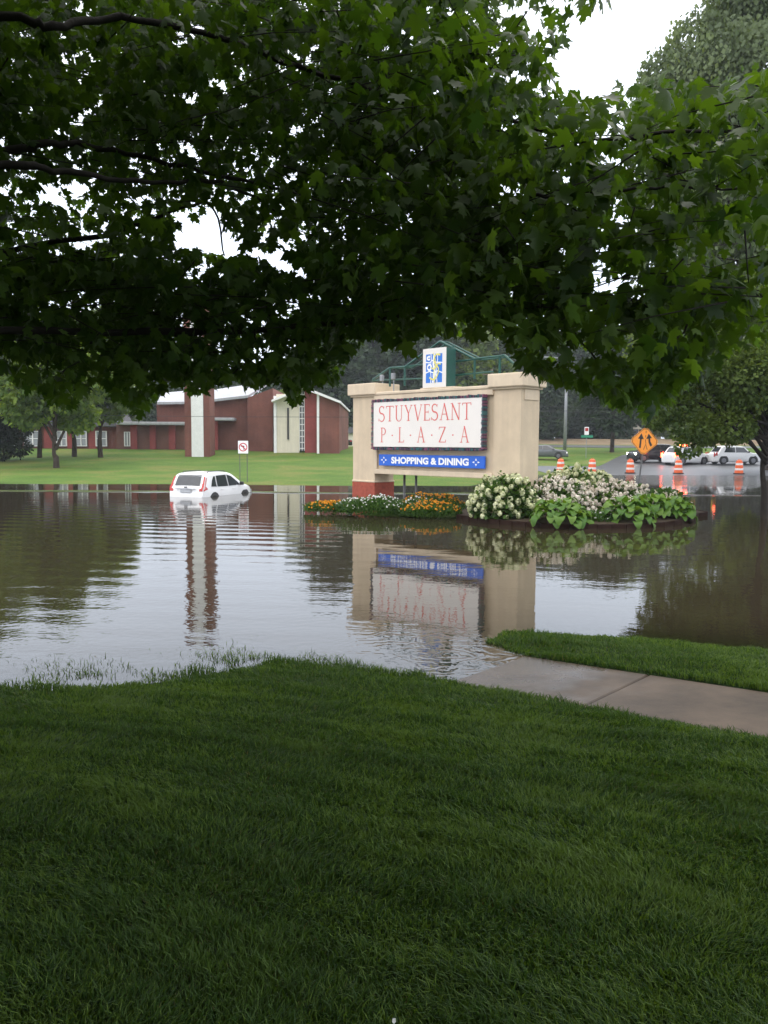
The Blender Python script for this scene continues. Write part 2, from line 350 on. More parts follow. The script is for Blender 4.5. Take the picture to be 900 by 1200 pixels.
def ground_mat():
    m = bpy.data.materials.new('lawn'); m.use_nodes = True; t = m.node_tree; b = t.nodes['Principled BSDF']
    L = t.links.new; g = t.nodes.new('ShaderNodeNewGeometry'); sp = t.nodes.new('ShaderNodeSeparateXYZ'); L(g.outputs['Position'], sp.inputs[0])
    def noi(s, d=6, r=.6):
        n = t.nodes.new('ShaderNodeTexNoise'); n.inputs['Scale'].default_value = s; n.inputs['Detail'].default_value = d; n.inputs['Roughness'].default_value = r
        L(g.outputs['Position'], n.inputs['Vector']); return n
    def ramp(src, stops):
        r = t.nodes.new('ShaderNodeValToRGB'); L(src, r.inputs[0])
        while len(r.color_ramp.elements) < len(stops): r.color_ramp.elements.new(.5)
        for e, (p, c) in zip(r.color_ramp.elements, stops): e.position = p; e.color = (*c, 1)
        return r
    n1 = noi(.22, 7); c1 = ramp(n1.outputs[0], [(.3, (.065, .125, .022)), (.48, (.095, .165, .028)), (.62, (.155, .175, .045)), (.75, (.085, .15, .03))])
    n2 = noi(9, 4); c2 = ramp(n2.outputs[0], [(.3, (.6, .6, .6)), (.7, (1.25, 1.25, 1.2))])
    mu = t.nodes.new('ShaderNodeMix'); mu.data_type = 'RGBA'; mu.blend_type = 'MULTIPLY'; mu.inputs[0].default_value = 1
    L(c1.outputs[0], mu.inputs[6]); L(c2.outputs[0], mu.inputs[7])
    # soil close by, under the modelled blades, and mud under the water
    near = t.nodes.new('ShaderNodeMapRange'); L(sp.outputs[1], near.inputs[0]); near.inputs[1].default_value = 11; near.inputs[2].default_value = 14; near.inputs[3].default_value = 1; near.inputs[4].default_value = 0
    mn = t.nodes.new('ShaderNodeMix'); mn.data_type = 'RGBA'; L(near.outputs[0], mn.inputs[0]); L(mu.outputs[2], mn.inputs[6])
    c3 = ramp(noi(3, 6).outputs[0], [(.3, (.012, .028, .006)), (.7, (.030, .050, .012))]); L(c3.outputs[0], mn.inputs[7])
    ud = t.nodes.new('ShaderNodeMapRange'); L(sp.outputs[2], ud.inputs[0]); ud.inputs[1].default_value = -.08; ud.inputs[2].default_value = 0; ud.inputs[3].default_value = 1; ud.inputs[4].default_value = 0
    mm = t.nodes.new('ShaderNodeMix'); mm.data_type = 'RGBA'; L(ud.outputs[0], mm.inputs[0]); L(mn.outputs[2], mm.inputs[6]); mm.inputs[7].default_value = (.05, .04, .025, 1)
    # dry brown bank across the far road
    e1 = t.nodes.new('ShaderNodeMapRange'); L(sp.outputs[1], e1.inputs[0]); e1.inputs[1].default_value = 124; e1.inputs[2].default_value = 127
    e2 = t.nodes.new('ShaderNodeMapRange'); L(sp.outputs[0], e2.inputs[0]); e2.inputs[1].default_value = 10; e2.inputs[2].default_value = 16
    e3 = t.nodes.new('ShaderNodeMath'); e3.operation = 'MULTIPLY'; L(e1.outputs[0], e3.inputs[0]); L(e2.outputs[0], e3.inputs[1])
    mb = t.nodes.new('ShaderNodeMix'); mb.data_type = 'RGBA'; L(e3.outputs[0], mb.inputs[0]); L(mm.outputs[2], mb.inputs[6])
    c4 = ramp(noi(.5, 6).outputs[0], [(.3, (.16, .115, .07)), (.7, (.26, .20, .13))]); L(c4.outputs[0], mb.inputs[7])
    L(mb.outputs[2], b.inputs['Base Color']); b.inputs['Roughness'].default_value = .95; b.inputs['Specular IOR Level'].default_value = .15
    bp = t.nodes.new('ShaderNodeBump'); bp.inputs['Distance'].default_value = .05; L(noi(6, 5).outputs[0], bp.inputs['Height']); L(bp.outputs[0], b.inputs['Normal'])
    return m
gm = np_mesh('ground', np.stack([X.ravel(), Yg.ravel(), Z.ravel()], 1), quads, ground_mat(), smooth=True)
tag(link(bpy.data.objects.new('ground', gm)), kind='structure')
# ------------------------------------------------------------------ flood water
def water_mat():
    m = bpy.data.materials.new('flood_water'); m.use_nodes = True; t = m.node_tree; t.nodes.clear(); L = t.links.new
    out = t.nodes.new('ShaderNodeOutputMaterial'); g = t.nodes.new('ShaderNodeNewGeometry')
    def noi(sx, sy, det=3, rot=0.0, dist=0.0):
        mp = t.nodes.new('ShaderNodeMapping'); mp.inputs['Scale'].default_value = (sx, sy, 1); mp.inputs['Rotation'].default_value = (0, 0, rot)
        L(g.outputs['Position'], mp.inputs['Vector'])
        n = t.nodes.new('ShaderNodeTexNoise'); n.inputs['Scale'].default_value = 1; n.inputs['Detail'].default_value = det; n.inputs['Distortion'].default_value = dist
        L(mp.outputs[0], n.inputs['Vector']); return n.outputs[0]
    def math_(op, a, b=None):
        k = t.nodes.new('ShaderNodeMath'); k.operation = op
        for i, q in enumerate((a, b)):
            if q is None: continue
            if isinstance(q, (int, float)): k.inputs[i].default_value = q
            else: L(q, k.inputs[i])
        return k.outputs[0]
    sp = t.nodes.new('ShaderNodeSeparateXYZ'); L(g.outputs['Position'], sp.inputs[0])
    def rng_(src, a, b, c, d):
        k = t.nodes.new('ShaderNodeMapRange'); k.interpolation_type = 'SMOOTHSTEP'; L(src, k.inputs[0])
        for i, q in enumerate((a, b, c, d)): k.inputs[i+1].default_value = q
        return k.outputs[0]
    # broad swell crests roughly across the view, fine wind ripples, rings by the near bank, wake of the car
    h = math_('MULTIPLY', noi(.7, 2.6, 2, .12, .6), .0030)
    patch = rng_(noi(.22, .30, 2), .42, .62, .15, 1)
    h = math_('ADD', h, math_('MULTIPLY', math_('MULTIPLY', noi(2.6, 5.0, 3, .05, .8), patch), .0022))
    h = math_('ADD', h, math_('MULTIPLY', math_('MULTIPLY', noi(7, 8, 2, .3), rng_(sp.outputs[1], 11, 19, 1, .2)), .0024))
    h = math_('MULTIPLY', h, rng_(sp.outputs[0], -1.6, .6, 1, .45))
    # regular wave train on the left, running off from the car
    wv = t.nodes.new('ShaderNodeTexWave'); wv.wave_type = 'BANDS'; wv.bands_direction = 'Y'; wv.inputs['Scale'].default_value = .36; wv.inputs['Distortion'].default_value = 1.1
    wv.inputs['Detail'].default_value = 1; wv.inputs['Detail Scale'].default_value = .5
    mp = t.nodes.new('ShaderNodeMapping'); mp.inputs['Rotation'].default_value = (0, 0, .22); mp.inputs['Scale'].default_value = (.55, 1, 1); L(g.outputs['Position'], mp.inputs['Vector']); L(mp.outputs[0], wv.inputs['Vector'])
    lw = math_('MULTIPLY', rng_(sp.outputs[0], -3.5, 1.5, 1, .15), rng_(sp.outputs[1], 11, 15, .5, 1))
    lw = math_('MULTIPLY', lw, rng_(sp.outputs[1], 22, 32, 1, .1))
    h = math_('ADD', h, math_('MULTIPLY', math_('MULTIPLY', wv.outputs['Fac'], lw), .0035))
    # rings where the water laps over the pavement
    ctr = gp(515, 775)
    dx = math_('SUBTRACT', sp.outputs[0], ctr[0]+.1); dy = math_('SUBTRACT', sp.outputs[1], ctr[1]+.3)
    rr = math_('SQRT', math_('ADD', math_('MULTIPLY', dx, dx), math_('MULTIPLY', dy, dy)))
    ring = math_('SINE', math_('MULTIPLY', math_('ADD', rr, math_('MULTIPLY', noi(2.2, 2.2, 3), 1.1)), 34))
    ring = math_('MULTIPLY', ring, rng_(rr, .5, 1.8, 1, 0))
    h = math_('ADD', h, math_('MULTIPLY', ring, .0005))
    # foam-edged wake band level with the car
    wy = math_('ADD', sp.outputs[1], math_('MULTIPLY', noi(.12, .12), 2.0))
    wb = math_('MULTIPLY', rng_(wy, 37.6, 38.3, 0, 1), rng_(wy, 38.5, 39.3, 1, 0)); wb = math_('MULTIPLY', wb, rng_(noi(.35, .1, 3), .42, .62, .04, 1))
    wb2 = math_('MULTIPLY', rng_(sp.outputs[1], 44, 50, 0, 1), rng_(sp.outputs[0], 6, 12, 0, 1))
    h = math_('ADD', h, math_('MULTIPLY', math_('MULTIPLY', noi(2.2, 8, 4), math_('ADD', wb, math_('MULTIPLY', wb2, .05))), .26))
    bp = t.nodes.new('ShaderNodeBump'); bp.inputs['Strength'].default_value = 1; bp.inputs['Distance'].default_value = 1.0; L(h, bp.inputs['Height'])
    fr = t.nodes.new('ShaderNodeFresnel'); fr.inputs['IOR'].default_value = 1.36; L(bp.outputs[0], fr.inputs['Normal'])
    gl = t.nodes.new('ShaderNodeBsdfGlossy'); gl.inputs['Roughness'].default_value = .02; L(bp.outputs[0], gl.inputs['Normal']); gl.inputs['Color'].default_value = (1, 1, 1, 1)
    df = t.nodes.new('ShaderNodeBsdfDiffuse')
    cr = t.nodes.new('ShaderNodeValToRGB'); L(noi(.15, .15, 4), cr.inputs[0]); cr.color_ramp.elements[0].color = (.026, .021, .012, 1); cr.color_ramp.elements[1].color = (.042, .032, .019, 1)
    L(cr.outputs[0], df.inputs[0])
    tr = t.nodes.new('ShaderNodeBsdfTransparent'); tr.inputs[0].default_value = (.75, .68, .55, 1)
    at = t.nodes.new('ShaderNodeAttribute'); at.attribute_name = 'rnd'
    op = math_('SUBTRACT', 1.0, math_('POWER', 2.718, math_('MULTIPLY', at.outputs['Fac'], -30.0)))
    m1 = t.nodes.new('ShaderNodeMixShader'); L(op, m1.inputs[0]); L(tr.outputs[0], m1.inputs[1]); L(df.outputs[0], m1.inputs[2])
    m2 = t.nodes.new('ShaderNodeMixShader'); L(fr.outputs[0], m2.inputs[0]); L(m1.outputs[0], m2.inputs[1]); L(gl.outputs[0], m2.inputs[2])
    L(m2.outputs[0], out.inputs[0]); return m
wx = xs[(xs > -95) & (xs < 95)]; wy_ = ys[(ys > 4) & (ys < 76)]
WX, WY = np.meshgrid(wx, wy_); dep = np.clip(-terrain(WX, WY), 0, 1)
jj = np.arange(WX.size).reshape(WX.shape)
wq = np.stack([jj[:-1,:-1], jj[:-1,1:], jj[1:,1:], jj[1:,:-1]], -1).reshape(-1, 4)
wm = np_mesh('flood_water', np.stack([WX.ravel(), WY.ravel(), np.zeros(WX.size)], 1), wq, water_mat(), rnd=dep.ravel(), smooth=True)
tag(link(bpy.data.objects.new('flood_water', wm)), kind='structure')
# ------------------------------------------------------------------ roads
def sheet(name, x0, x1, y0, y1, m, dz=.012, n=(30, 12), fn=None, parent=None):
    a = np.linspace(x0, x1, n[0]); b = np.linspace(y0, y1, n[1]); A, B = np.meshgrid(a, b)
    if fn: A, B = fn(A, B)
    C = terrain(A, B)+dz; k = np.arange(A.size).reshape(A.shape)
    q = np.stack([k[:-1,:-1], k[:-1,1:], k[1:,1:], k[1:,:-1]], -1).reshape(-1, 4)
    o = link(bpy.data.objects.new(name, np_mesh(name, np.stack([A.ravel(), B.ravel(), C.ravel()], 1), q, m, smooth=True)), parent)
    if not parent: tag(o, kind='structure')
    return o
# near road (flooded at its low end): wide on the right, narrow behind the sign
def road_fn(A, B):
    u = (A-13)/(110-13)                   # 0..1
    lo = 58.0; hi = 76.0+np.clip(A-20, 0, 8)*2.4
    t = (B-58)/(100-58)
    return A, lo+(hi-lo)*t
sheet('near_road', 13, 110, 58, 100, M['asphalt'], .02, (120, 50), road_fn)
sheet('far_road', 12, 130, 111, 123.5, M['asphalt'], .03, (60, 12))
# ------------------------------------------------------------------ sidewalk slabs
sw = bpy.data.objects.new('sidewalk', None); link(sw); tag(sw, kind='structure')
tj = side_ts(*gp(715, 815, .05))[0]
SL = 1.55; T0 = tj-5*SL
for k in range(11):
    a, b = T0+k*SL+.007, T0+(k+1)*SL-.007
    mb = MB(); N = 6
    def pt(t, s, dz): return (sc0[0]+sd[0]*t+sn[0]*s, sc0[1]+sd[1]*t+sn[1]*s, float(side_z(t))+dz)
    c = .012
    top = [(a, -SHW), (b, -SHW), (b, SHW), (a, SHW)]
    vs = [pt(t, s, -.10) for t, s in top]+[pt(t, s, -c) for t, s in top]+[pt(t+(c if i in (0, 3) else -c), s*(1-c/SHW), 0) for i, (t, s) in enumerate(top)]
    fs = [(0,3,2,1),(8,9,10,11)]+[(i,(i+1)%4,4+(i+1)%4,4+i) for i in range(4)]+[(4+i,4+(i+1)%4,8+(i+1)%4,8+i) for i in range(4)]
    mb.add(vs, fs); mb.build('slab', M['concrete'], sw)
# ------------------------------------------------------------------ grass blades on the near bank
def in_side(x, y, m=0.0):
    t, s = side_ts(x, y); return np.abs(s) < SHW+m
def make_grass(name, n, dry, seed, hmin, hmax):
    r = np.random.default_rng(seed)
    fade = 1.0
    # sample denser close to the camera
    u = r.random(n*3); yy = 1.9+(11.2-1.9)*u**1.25; xx = (r.random(n*3)*2-1)*(yy*.53+.25)
    d = sdf(xx, yy, LAND)+.20*wob(xx, yy, 3.3, 1)
    keep = (d > 0) | ((d > -1.3) & (r.random(n*3) < np.exp(d*2.6)*.8*np.clip(wob(xx, yy, 3.7, 4)*1.2+.35, 0, 1)) & (xx < .35))
    keep &= ~in_side(xx, yy, .015+0*xx)|((r.random(n*3) < .04) & ~in_side(xx, yy, -.05))
    pm = wob(xx, yy, 1.7, 3)+.7*wob(xx, yy, 4.1, 5)
    if dry: keep &= (pm > .25) & (r.random(n*3) < .8)
    keep &= ~((np.abs(side_ts(xx, yy)[1]) < SHW+.05) & (yy > 8.6))
    xx, yy, pm = xx[keep][:n], yy[keep][:n], pm[keep][:n]; n = len(xx)
    z = terrain(xx, yy)
    h = (hmin+(hmax-hmin)*r.random(n))*(1+.25*wob(xx, yy, 3, 7))
    tf = wob(xx, yy, 6.5, 11)*.5+wob(xx, yy, 13, 2)*.5; h *= 1+.55*np.clip(tf, -.6, 1); pm = pm+.5*tf
    # tufty, longer growth along the pavement edges and at the water line
    ed = np.abs(side_ts(xx, yy)[1])-SHW
    h *= 1+.35*np.exp(-np.abs(ed)*9); h = np.where(z < .0, h*1.15-z*.9, h)
    a = r.random(n)*2*np.pi; w = (.0016+.0012*r.random(n))*(1+yy*.10)
    la = r.random(n)*2*np.pi+0; ln = (.25+.55*r.random(n))*h
    lx = np.cos(la)*ln+.030*wob(xx, yy, 2.6, 9); ly = np.sin(la)*ln+.022*wob(xx, yy, 3.1, 4)
    wxv, wyv = np.cos(a)*w, np.sin(a)*w
    b = np.stack([xx, yy, z-.01], 1)
    v = np.empty((n, 5, 3))
    v[:, 0] = b-np.stack([wxv, wyv, 0*w], 1); v[:, 1] = b+np.stack([wxv, wyv, 0*w], 1)
    mid = b+np.stack([lx*.35, ly*.35, h*.6], 1)
    v[:, 2] = mid-np.stack([wxv, wyv, 0*w], 1)*.8; v[:, 3] = mid+np.stack([wxv, wyv, 0*w], 1)*.8
    v[:, 4] = b+np.stack([lx, ly, h*(.95-.25*ln/h)], 1)
    base = (np.arange(n)*5)[:, None, None]; tr = np.array([[0,1,3],[0,3,2],[2,3,4]])[None]
    rn = np.repeat(np.clip(.42+.34*pm+.55*(r.random(n)-.5), 0, .99), 5)
    me = np_mesh(name, v.reshape(-1, 3), (base+tr).reshape(-1, 3), M['blade_dry'] if dry else M['blade'], rnd=rn)
    return link(bpy.data.objects.new(name, me))
g1 = make_grass('grass', 400000, False, 11, .028, .072); tag(g1, 'short green lawn grass on the near bank around the sidewalk', 'grass', kind='stuff')
g2 = make_grass('dry_grass', 22000, True, 12, .02, .05); tag(g2, 'thin straw coloured blades in patches of the near lawn', 'grass', kind='stuff')
# ------------------------------------------------------------------ monument sign
SX = P(439, 560, 37.0); ANG = -46.0
UD = Vector((math.cos(R(ANG)), math.sin(R(ANG)), 0)); WD = Vector((-UD.y, UD.x, 0))
SM = Matrix.Translation((SX.x, SX.y, 0)) @ Matrix.Rotation(R(ANG), 4, 'Z')   # local: x along face to the right, y to the back
def at_s(px, s_guess=0):   # s coordinate on the sign's front plane for a pixel column
    k = (px-450)/F; return (k*SX.y-SX.x)/(UD.x-k*UD.y)
def z_s(py, s):            # height of a pixel row on the front plane at s
    p = Vector((SX.x, SX.y, 0))+UD*s
    k = 450+F*p.x/p.y; return P(k, py, p.y).z
sign = thing('monument_sign', 'cream stucco monument sign with two pillars and a big white lettered panel', 'sign', (SX.x, SX.y, 0), R(ANG))
SI = SM.inverted()
PW, PD = 1.5, 1.2; S1, S2 = at_s(577), at_s(608.5)
m = MB(); m.box((-PW+.02, -.0, .52), (0, PD, 4.5)); pl = m.build('pillar', M['stucco'], sign); tag(pl, 'left pillar with red brick foot')
m = MB(); m.box((S1, 0, .52), (S2, PD, 4.55)); pr = m.build('pillar', M['stucco'], sign)
m = MB(); m.box((-PW-.0, -.03, -1.8), (.03, PD+.03, .517), ch=.012); m.build('brick_base', M['brick_base'], sign)
m = MB(); m.box((S1-.03, -.03, -1.8), (S2+.03, PD+.03, .517), ch=.012); m.build('brick_base', M['brick_base'], sign)
m = MB(); m.box((-PW-.02, -.045, .52), (.045, PD+.045, .60), ch=.02); m.build('base_trim', M['stucco_trim'], sign)
for a, b in ((-PW+.02, 0), (S1, S2)):
    m = MB(); m.box((a-.10, -.10, 4.42), (b+.10, PD+.10, 4.50), ch=.02); m.box((a-.20, -.20, 4.502), (b+.20, PD+.20, 5.02), ch=.035); m.build('pillar_cap', M['stucco_trim'], sign)
m = MB(); m.box((S2+.002, .18, 4.0), (S2+.04, PD-.12, 4.4), ch=.01); m.build('corner_plaque', M['stucco_trim'], sign)
WB = z_s(554.5, 0)
m = MB(); m.box((.003, .06, WB), (S1-.003, PD-.2, 4.38)); m.build('wall', M['stucco'], sign)
m = MB()
m.box((.003, -.06, WB-.02), (S1-.003, .058, WB+.20), ch=.02); m.box((.003, -.10, 4.22), (S1-.003, .058, 4.46), ch=.03); m.box((.003, -.05, WB+.202), (.18, .058, 4.218), ch=.01)
m.build('wall_trim', M['stucco_trim'], sign)
m = MB(); m.box((.003, -.14, 4.462), (S1-.003, PD-.1, 4.60), ch=.03); m.build('coping', M['stucco_trim'], sign)
# white panel
PA, PB = at_s(442.5)+.03, at_s(569); ZT, ZB = z_s(472, PA), z_s(523.5, PA)
PZ0, PZ1 = ZB, ZT
m = MB(); m.box((PA, -.32, PZ0), (PB, -.065, PZ1), ch=.01); m.build('sign_panel', M['signwhite'], sign)
m = MB(); rr_ = random.Random(3)
def tiles(p0, p1, depth_a, depth_b):
    L_ = (Vector(p1)-Vector(p0)).length; n = int(L_/.055)
    hor = abs(p1[0]-p0[0]) > .01
    for i in range(n):
        a = i/n; b = (i+1)/n-.004; c = rr_.choices([0, 1, 2], [5, 3, 3])[0]; j = rr_.uniform(-.03, .035); t_ = .085+rr_.uniform(-.015, .02)
        if hor:
            xa, xb = p0[0]+(p1[0]-p0[0])*a, p0[0]+(p1[0]-p0[0])*b; z = p0[1]
            m.box((xa, depth_a-rr_.uniform(0, .03), z+j*.5), (xb, depth_b, z+t_+abs(j)), c)
        else:
            za, zb = p0[1]+(p1[1]-p0[1])*a, p0[1]+(p1[1]-p0[1])*b; x = p0[0]
            m.box((x+j*.5, depth_a-rr_.uniform(0, .03), za), (x+t_, depth_b, zb), c)
tiles((PA, PZ1+.005), (PB, PZ1+.005), -.33, -.07); tiles((PA, PZ0-.13), (PB, PZ0-.13), -.33, -.07)
tiles((PB+.005, PZ0-.1), (PB+.005, PZ1+.13), -.33, -.07); tiles((PA-.115, PZ0-.1), (PA-.115, PZ1+.13), -.33, -.07)
bo = m.build('mosaic_border', [M['mos_dark'], M['mos_pink'], M['mos_teal']], sign); tag(bo, kind='stuff')
# serif letters drawn as strokes
TK, TN = .088, .045
def arc(cx, cy, rx, ry, a0, a1, n=14): return [(cx+rx*math.cos(R(a0+(a1-a0)*i/n)), cy+ry*math.sin(R(a0+(a1-a0)*i/n))) for i in range(n+1)]
GL = {
 'S': (.56, [(arc(.27, .745, .20, .235, 35, 268, 14)+arc(.27, .26, .225, .25, 90, -145, 14)[1:], 'S'), ([(.44, .80), (.46, .98)], TN), ([(.03, .20), (.02, .02)], TN)]),
 'T': (.66, [([(.33, 0), (.33, .98)], TK), ([(.02, .97), (.64, .97)], TN), ([(.035, .99), (.02, .84)], TN), ([(.625, .99), (.64, .84)], TN), ([(.2, .02), (.46, .02)], TN*.8)]),
 'U': (.72, [([(.14, 1), (.14, .32)]+arc(.36, .27, .22, .27, 180, 360, 12)+[(.58, 1)], 'U'), ([(.02, .98), (.26, .98)], TN*.8), ([(.48, .98), (.70, .98)], TN*.8)]),
 'Y': (.68, [([(.08, 1), (.34, .48)], TK), ([(.60, 1), (.34, .48)], TN), ([(.34, .5), (.34, 0)], TK), ([(.0, .98), (.2, .98)], TN*.8), ([(.5, .98), (.68, .98)], TN*.8), ([(.21, .02), (.47, .02)], TN*.8)]),
 'V': (.70, [([(.08, 1), (.35, 0)], TK), ([(.62, 1), (.35, 0)], TN), ([(.0, .98), (.2, .98)], TN*.8), ([(.52, .98), (.70, .98)], TN*.8)]),
 'E': (.52, [([(.12, 0), (.12, 1)], TK), ([(.02, .98), (.46, .98)], TN), ([(.12, .52), (.38, .52)], TN), ([(.02, .02), (.48, .02)], TN), ([(.46, 1), (.46, .86)], TN), ([(.48, .0), (.50, .16)], TN), ([(.38, .6), (.38, .44)], TN)]),
 'A': (.74, [([(.36, 1.02), (.10, 0)], TN), ([(.34, 1.02), (.64, 0)], TK), ([(.18, .36), (.55, .36)], TN), ([(.0, .02), (.2, .02)], TN*.8), ([(.5, .02), (.76, .02)], TN*.8)]),
 'N': (.76, [([(.12, 0), (.12, 1)], TN), ([(.10, 1), (.62, 0)], TK), ([(.63, 0), (.63, 1)], TN), ([(.0, .98), (.16, .98)], TN*.8), ([(.52, .98), (.75, .98)], TN*.8), ([(.02, .02), (.23, .02)], TN*.8)]),
 'P': (.56, [([(.13, 0), (.13, 1)], TK), ([(.13, .975)]+arc(.24, .74, .24, .235, 90, -90, 12)+[(.13, .505)], 'P'), ([(.02, .98), (.2, .98)], TN*.8), ([(.01, .02), (.27, .02)], TN*.8)]),
 'L': (.54, [([(.13, 0), (.13, 1)], TK), ([(.02, .98), (.25, .98)], TN*.8), ([(.01, .02), (.5, .02)], TN), ([(.49, 0), (.52, .17)], TN)]),
 'Z': (.62, [([(.05, .97), (.58, .97)], TN), ([(.56, .98), (.06, .02)], TK), ([(.03, .03), (.60, .03)], TN), ([(.06, .98), (.04, .82)], TN), ([(.59, .02), (.61, .18)], TN)]),
 '.': (.16, []),
}
def strip(mb, pts, wid, O, ex, ez, nrm, mi=0):
    n = len(pts); vs = []
    for i, (x, y) in enumerate(pts):
        tx = pts[min(i+1, n-1)][0]-pts[max(i-1, 0)][0]; ty = pts[min(i+1, n-1)][1]-pts[max(i-1, 0)][1]; l = math.hypot(tx, ty) or 1
        w = wid if not isinstance(wid, str) else (TN+(TK-TN)*abs(ty/l)**2*(1 if wid != 'S' else (.4 if i in (0, n-1) else 1)))
        if isinstance(wid, str) and wid == 'S': w = TN+(TK*1.05-TN)*math.sin(math.pi*i/(n-1))
        if isinstance(wid, str) and wid == 'U' and x > .4: w = TN
        a, b = -ty/l*w/2, tx/l*w/2
        for sg in (1, -1): vs.append(O+ex*(x+sg*a)+ez*(y+sg*b)+nrm)
    mb.add(vs, [(2*i, 2*i+1, 2*i+3, 2*i+2) for i in range(n-1)], mi)
def word(txt, x0, x1, z0, hgt, yoff, gap):
    tot = sum(GL[c][0] for c in txt)+gap*(len(txt)-1); sx = (x1-x0)/tot; x = x0; k = 0
    for c in txt:
        mb = MB(); w_, st = GL[c]; O = Vector((x, yoff, z0))
        if c == '.':
            a = [(.08+.07*math.cos(q*math.pi/4), .47+.05*math.sin(q*math.pi/4)) for q in range(8)]
            mb.add([O+Vector((p[0]*sx, 0, p[1]*hgt)) for p in a], [tuple(range(8))])
        for pts, wd in st:
            k += 1; strip(mb, pts, wd, O, Vector((sx, 0, 0)), Vector((0, 0, hgt)), Vector((0, -.0006*(k % 6), 0)))
        mb.build('dot' if c == '.' else 'letter', M['letter_red'], sign)
        x += (w_+gap)*sx
hP = PZ1-PZ0; wP = PB-PA
word('STUYVESANT', PA+.055*wP, PB-.085*wP, PZ0+.565*hP, .345*hP, -.324, .09)
word('P.L.A.Z.A', PA+.075*wP, PB-.10*wP, PZ0+.10*hP, .33*hP, -.324, .50)
# blue strip
BA, BB = at_s(446.5), at_s(570); BZ1, BZ0 = z_s(532.3, BA), z_s(545.3, BA)
m = MB(); m.box((BA, -.16, BZ0), (BB, -.062, BZ1), ch=.012); m.build('blue_board', M['blue'], sign)
def text_mesh(txt, size, bold=0.0):
    c = bpy.data.curves.new('txt', 'FONT'); c.body = txt; c.size = size; c.offset = bold; c.resolution_u = 4; c.align_x = 'CENTER'; c.align_y = 'CENTER'
    o = bpy.data.objects.new('txt', c); S.collection.objects.link(o)
    bpy.context.view_layer.update(); me = bpy.data.meshes.new_from_object(o.evaluated_get(bpy.context.evaluated_depsgraph_get()))
    bpy.data.objects.remove(o); return me
me = text_mesh('SHOPPING & DINING', .5, .022); me.name = 'lettering'; me.materials.clear(); me.materials.append(M['white_print'])
wx_ = max(v.co.x for v in me.vertices)-min(v.co.x for v in me.vertices); hz_ = max(v.co.y for v in me.vertices)-min(v.co.y for v in me.vertices)
cx_ = (max(v.co.x for v in me.vertices)+min(v.co.x for v in me.vertices))/2; cy_ = (max(v.co.y for v in me.vertices)+min(v.co.y for v in me.vertices))/2
sxx = .735*(BB-BA)/wx_; szz = .60*(BZ1-BZ0)/hz_
for v in me.vertices:
    x, y = (v.co.x-cx_)*sxx, (v.co.y-cy_)*szz; v.co = (x+(BA+BB)/2, -.165, y+(BZ0+BZ1)/2)
link(bpy.data.objects.new('lettering', me), sign)
for cx in (BA+.055*(BB-BA), BB-.07*(BB-BA)):
    m = MB()
    cz = (BZ0+BZ1)/2; r_ = .16
    for a in range(4):
        p = [(math.cos(a*math.pi/2)*r_, math.sin(a*math.pi/2)*r_), (math.cos(a*math.pi/2+.55)*r_*.5, math.sin(a*math.pi/2+.55)*r_*.5), (math.cos(a*math.pi/2)*r_*.42, math.sin(a*math.pi/2)*r_*.42), (math.cos(a*math.pi/2-.55)*r_*.5, math.sin(a*math.pi/2-.55)*r_*.5)]
        m.add([(cx+q[0]*1.25, -.1655, cz+q[1]) for q in p], [(0, 1, 2, 3)])
    m.build('star_mark', M['white_print'], sign)
# logo box on top
LA, LB = at_s(496), at_s(522); LZ0, LZ1 = z_s(454, (LA+LB)/2), z_s(408.5, (LA+LB)/2)
m = MB(); m.box((LA-.15, -.12, 4.602), (LB+.5, .75, LZ0-.003), ch=.02); m.build('logo_plinth', M['stucco_trim'], sign)
m = MB(); m.box((LA, -.05, LZ0), (LB, .55, LZ1), ch=.01); m.build('logo_box', M['green'], sign)
m = MB(); m.box((LA-.01, -.10, LZ0-.0), (LB+.01, -.053, LZ1+.01), ch=.006); m.build('logo_face', M['signwhite'], sign)
lw_, lh_ = LB-LA, LZ1-LZ0; m = MB()
def lq(x0, z0, x1, z1, y, mi): m.add([(LA+lw_*x0, y, LZ0+lh_*z0), (LA+lw_*x1, y, LZ0+lh_*z0), (LA+lw_*x1, y, LZ0+lh_*z1), (LA+lw_*x0, y, LZ0+lh_*z1)], [(0,1,2,3)], mi)
lq(.14, .12, .86, .86, -.102, 0)
O = Vector((LA, 0, LZ0)); ex = Vector((lw_, 0, 0)); ez = Vector((0, 0, lh_))
for i, (pts, w) in enumerate([
    ([(.12, .66), (.30, .64), (.42, .70), (.60, .64), (.88, .62)], .03),
    ([(.12, .38), (.30, .42), (.45, .38), (.66, .42), (.88, .36)], .03),
    ([(.36, .10), (.37, .3), (.33, .5), (.38, .7), (.36, .88)], .03), ([(.64, .10), (.62, .3), (.60, .52), (.66, .72), (.64, .88)], .03),
    (arc(.30, .52, .09, .07, 0, 330, 12), .05), (arc(.27, .76, .07, .04, 40, 320, 12), .05),
    (arc(.54, .30, .07, .09, 60, 380, 12), .045), ([(.5, .86), (.47, .6), (.56, .36), (.45, .12)], .075)]):
    strip(m, pts, w, O, ex, ez, Vector((0, -.103-.0006*i, 0)), 1)
for i, (pts, w) in enumerate([([(.78, .82), (.60, .84), (.50, .70), (.58, .58), (.70, .48), (.66, .30), (.48, .20), (.30, .26)], .045),
    ([(.38, .52), (.52, .47), (.68, .60), (.80, .58)], .04), ([(.46, .88), (.58, .64), (.50, .40), (.56, .10)], .03)]):
    strip(m, [(p.x, p.y) for p in smooth_line([(a, b, 0) for a, b in pts], 4)], w, O, ex, ez, Vector((0, -.111-.0006*i, 0)), 2)
m.build('logo_mark', [M['logo_blue'], M['white_print'], M['yellow_print']], sign)
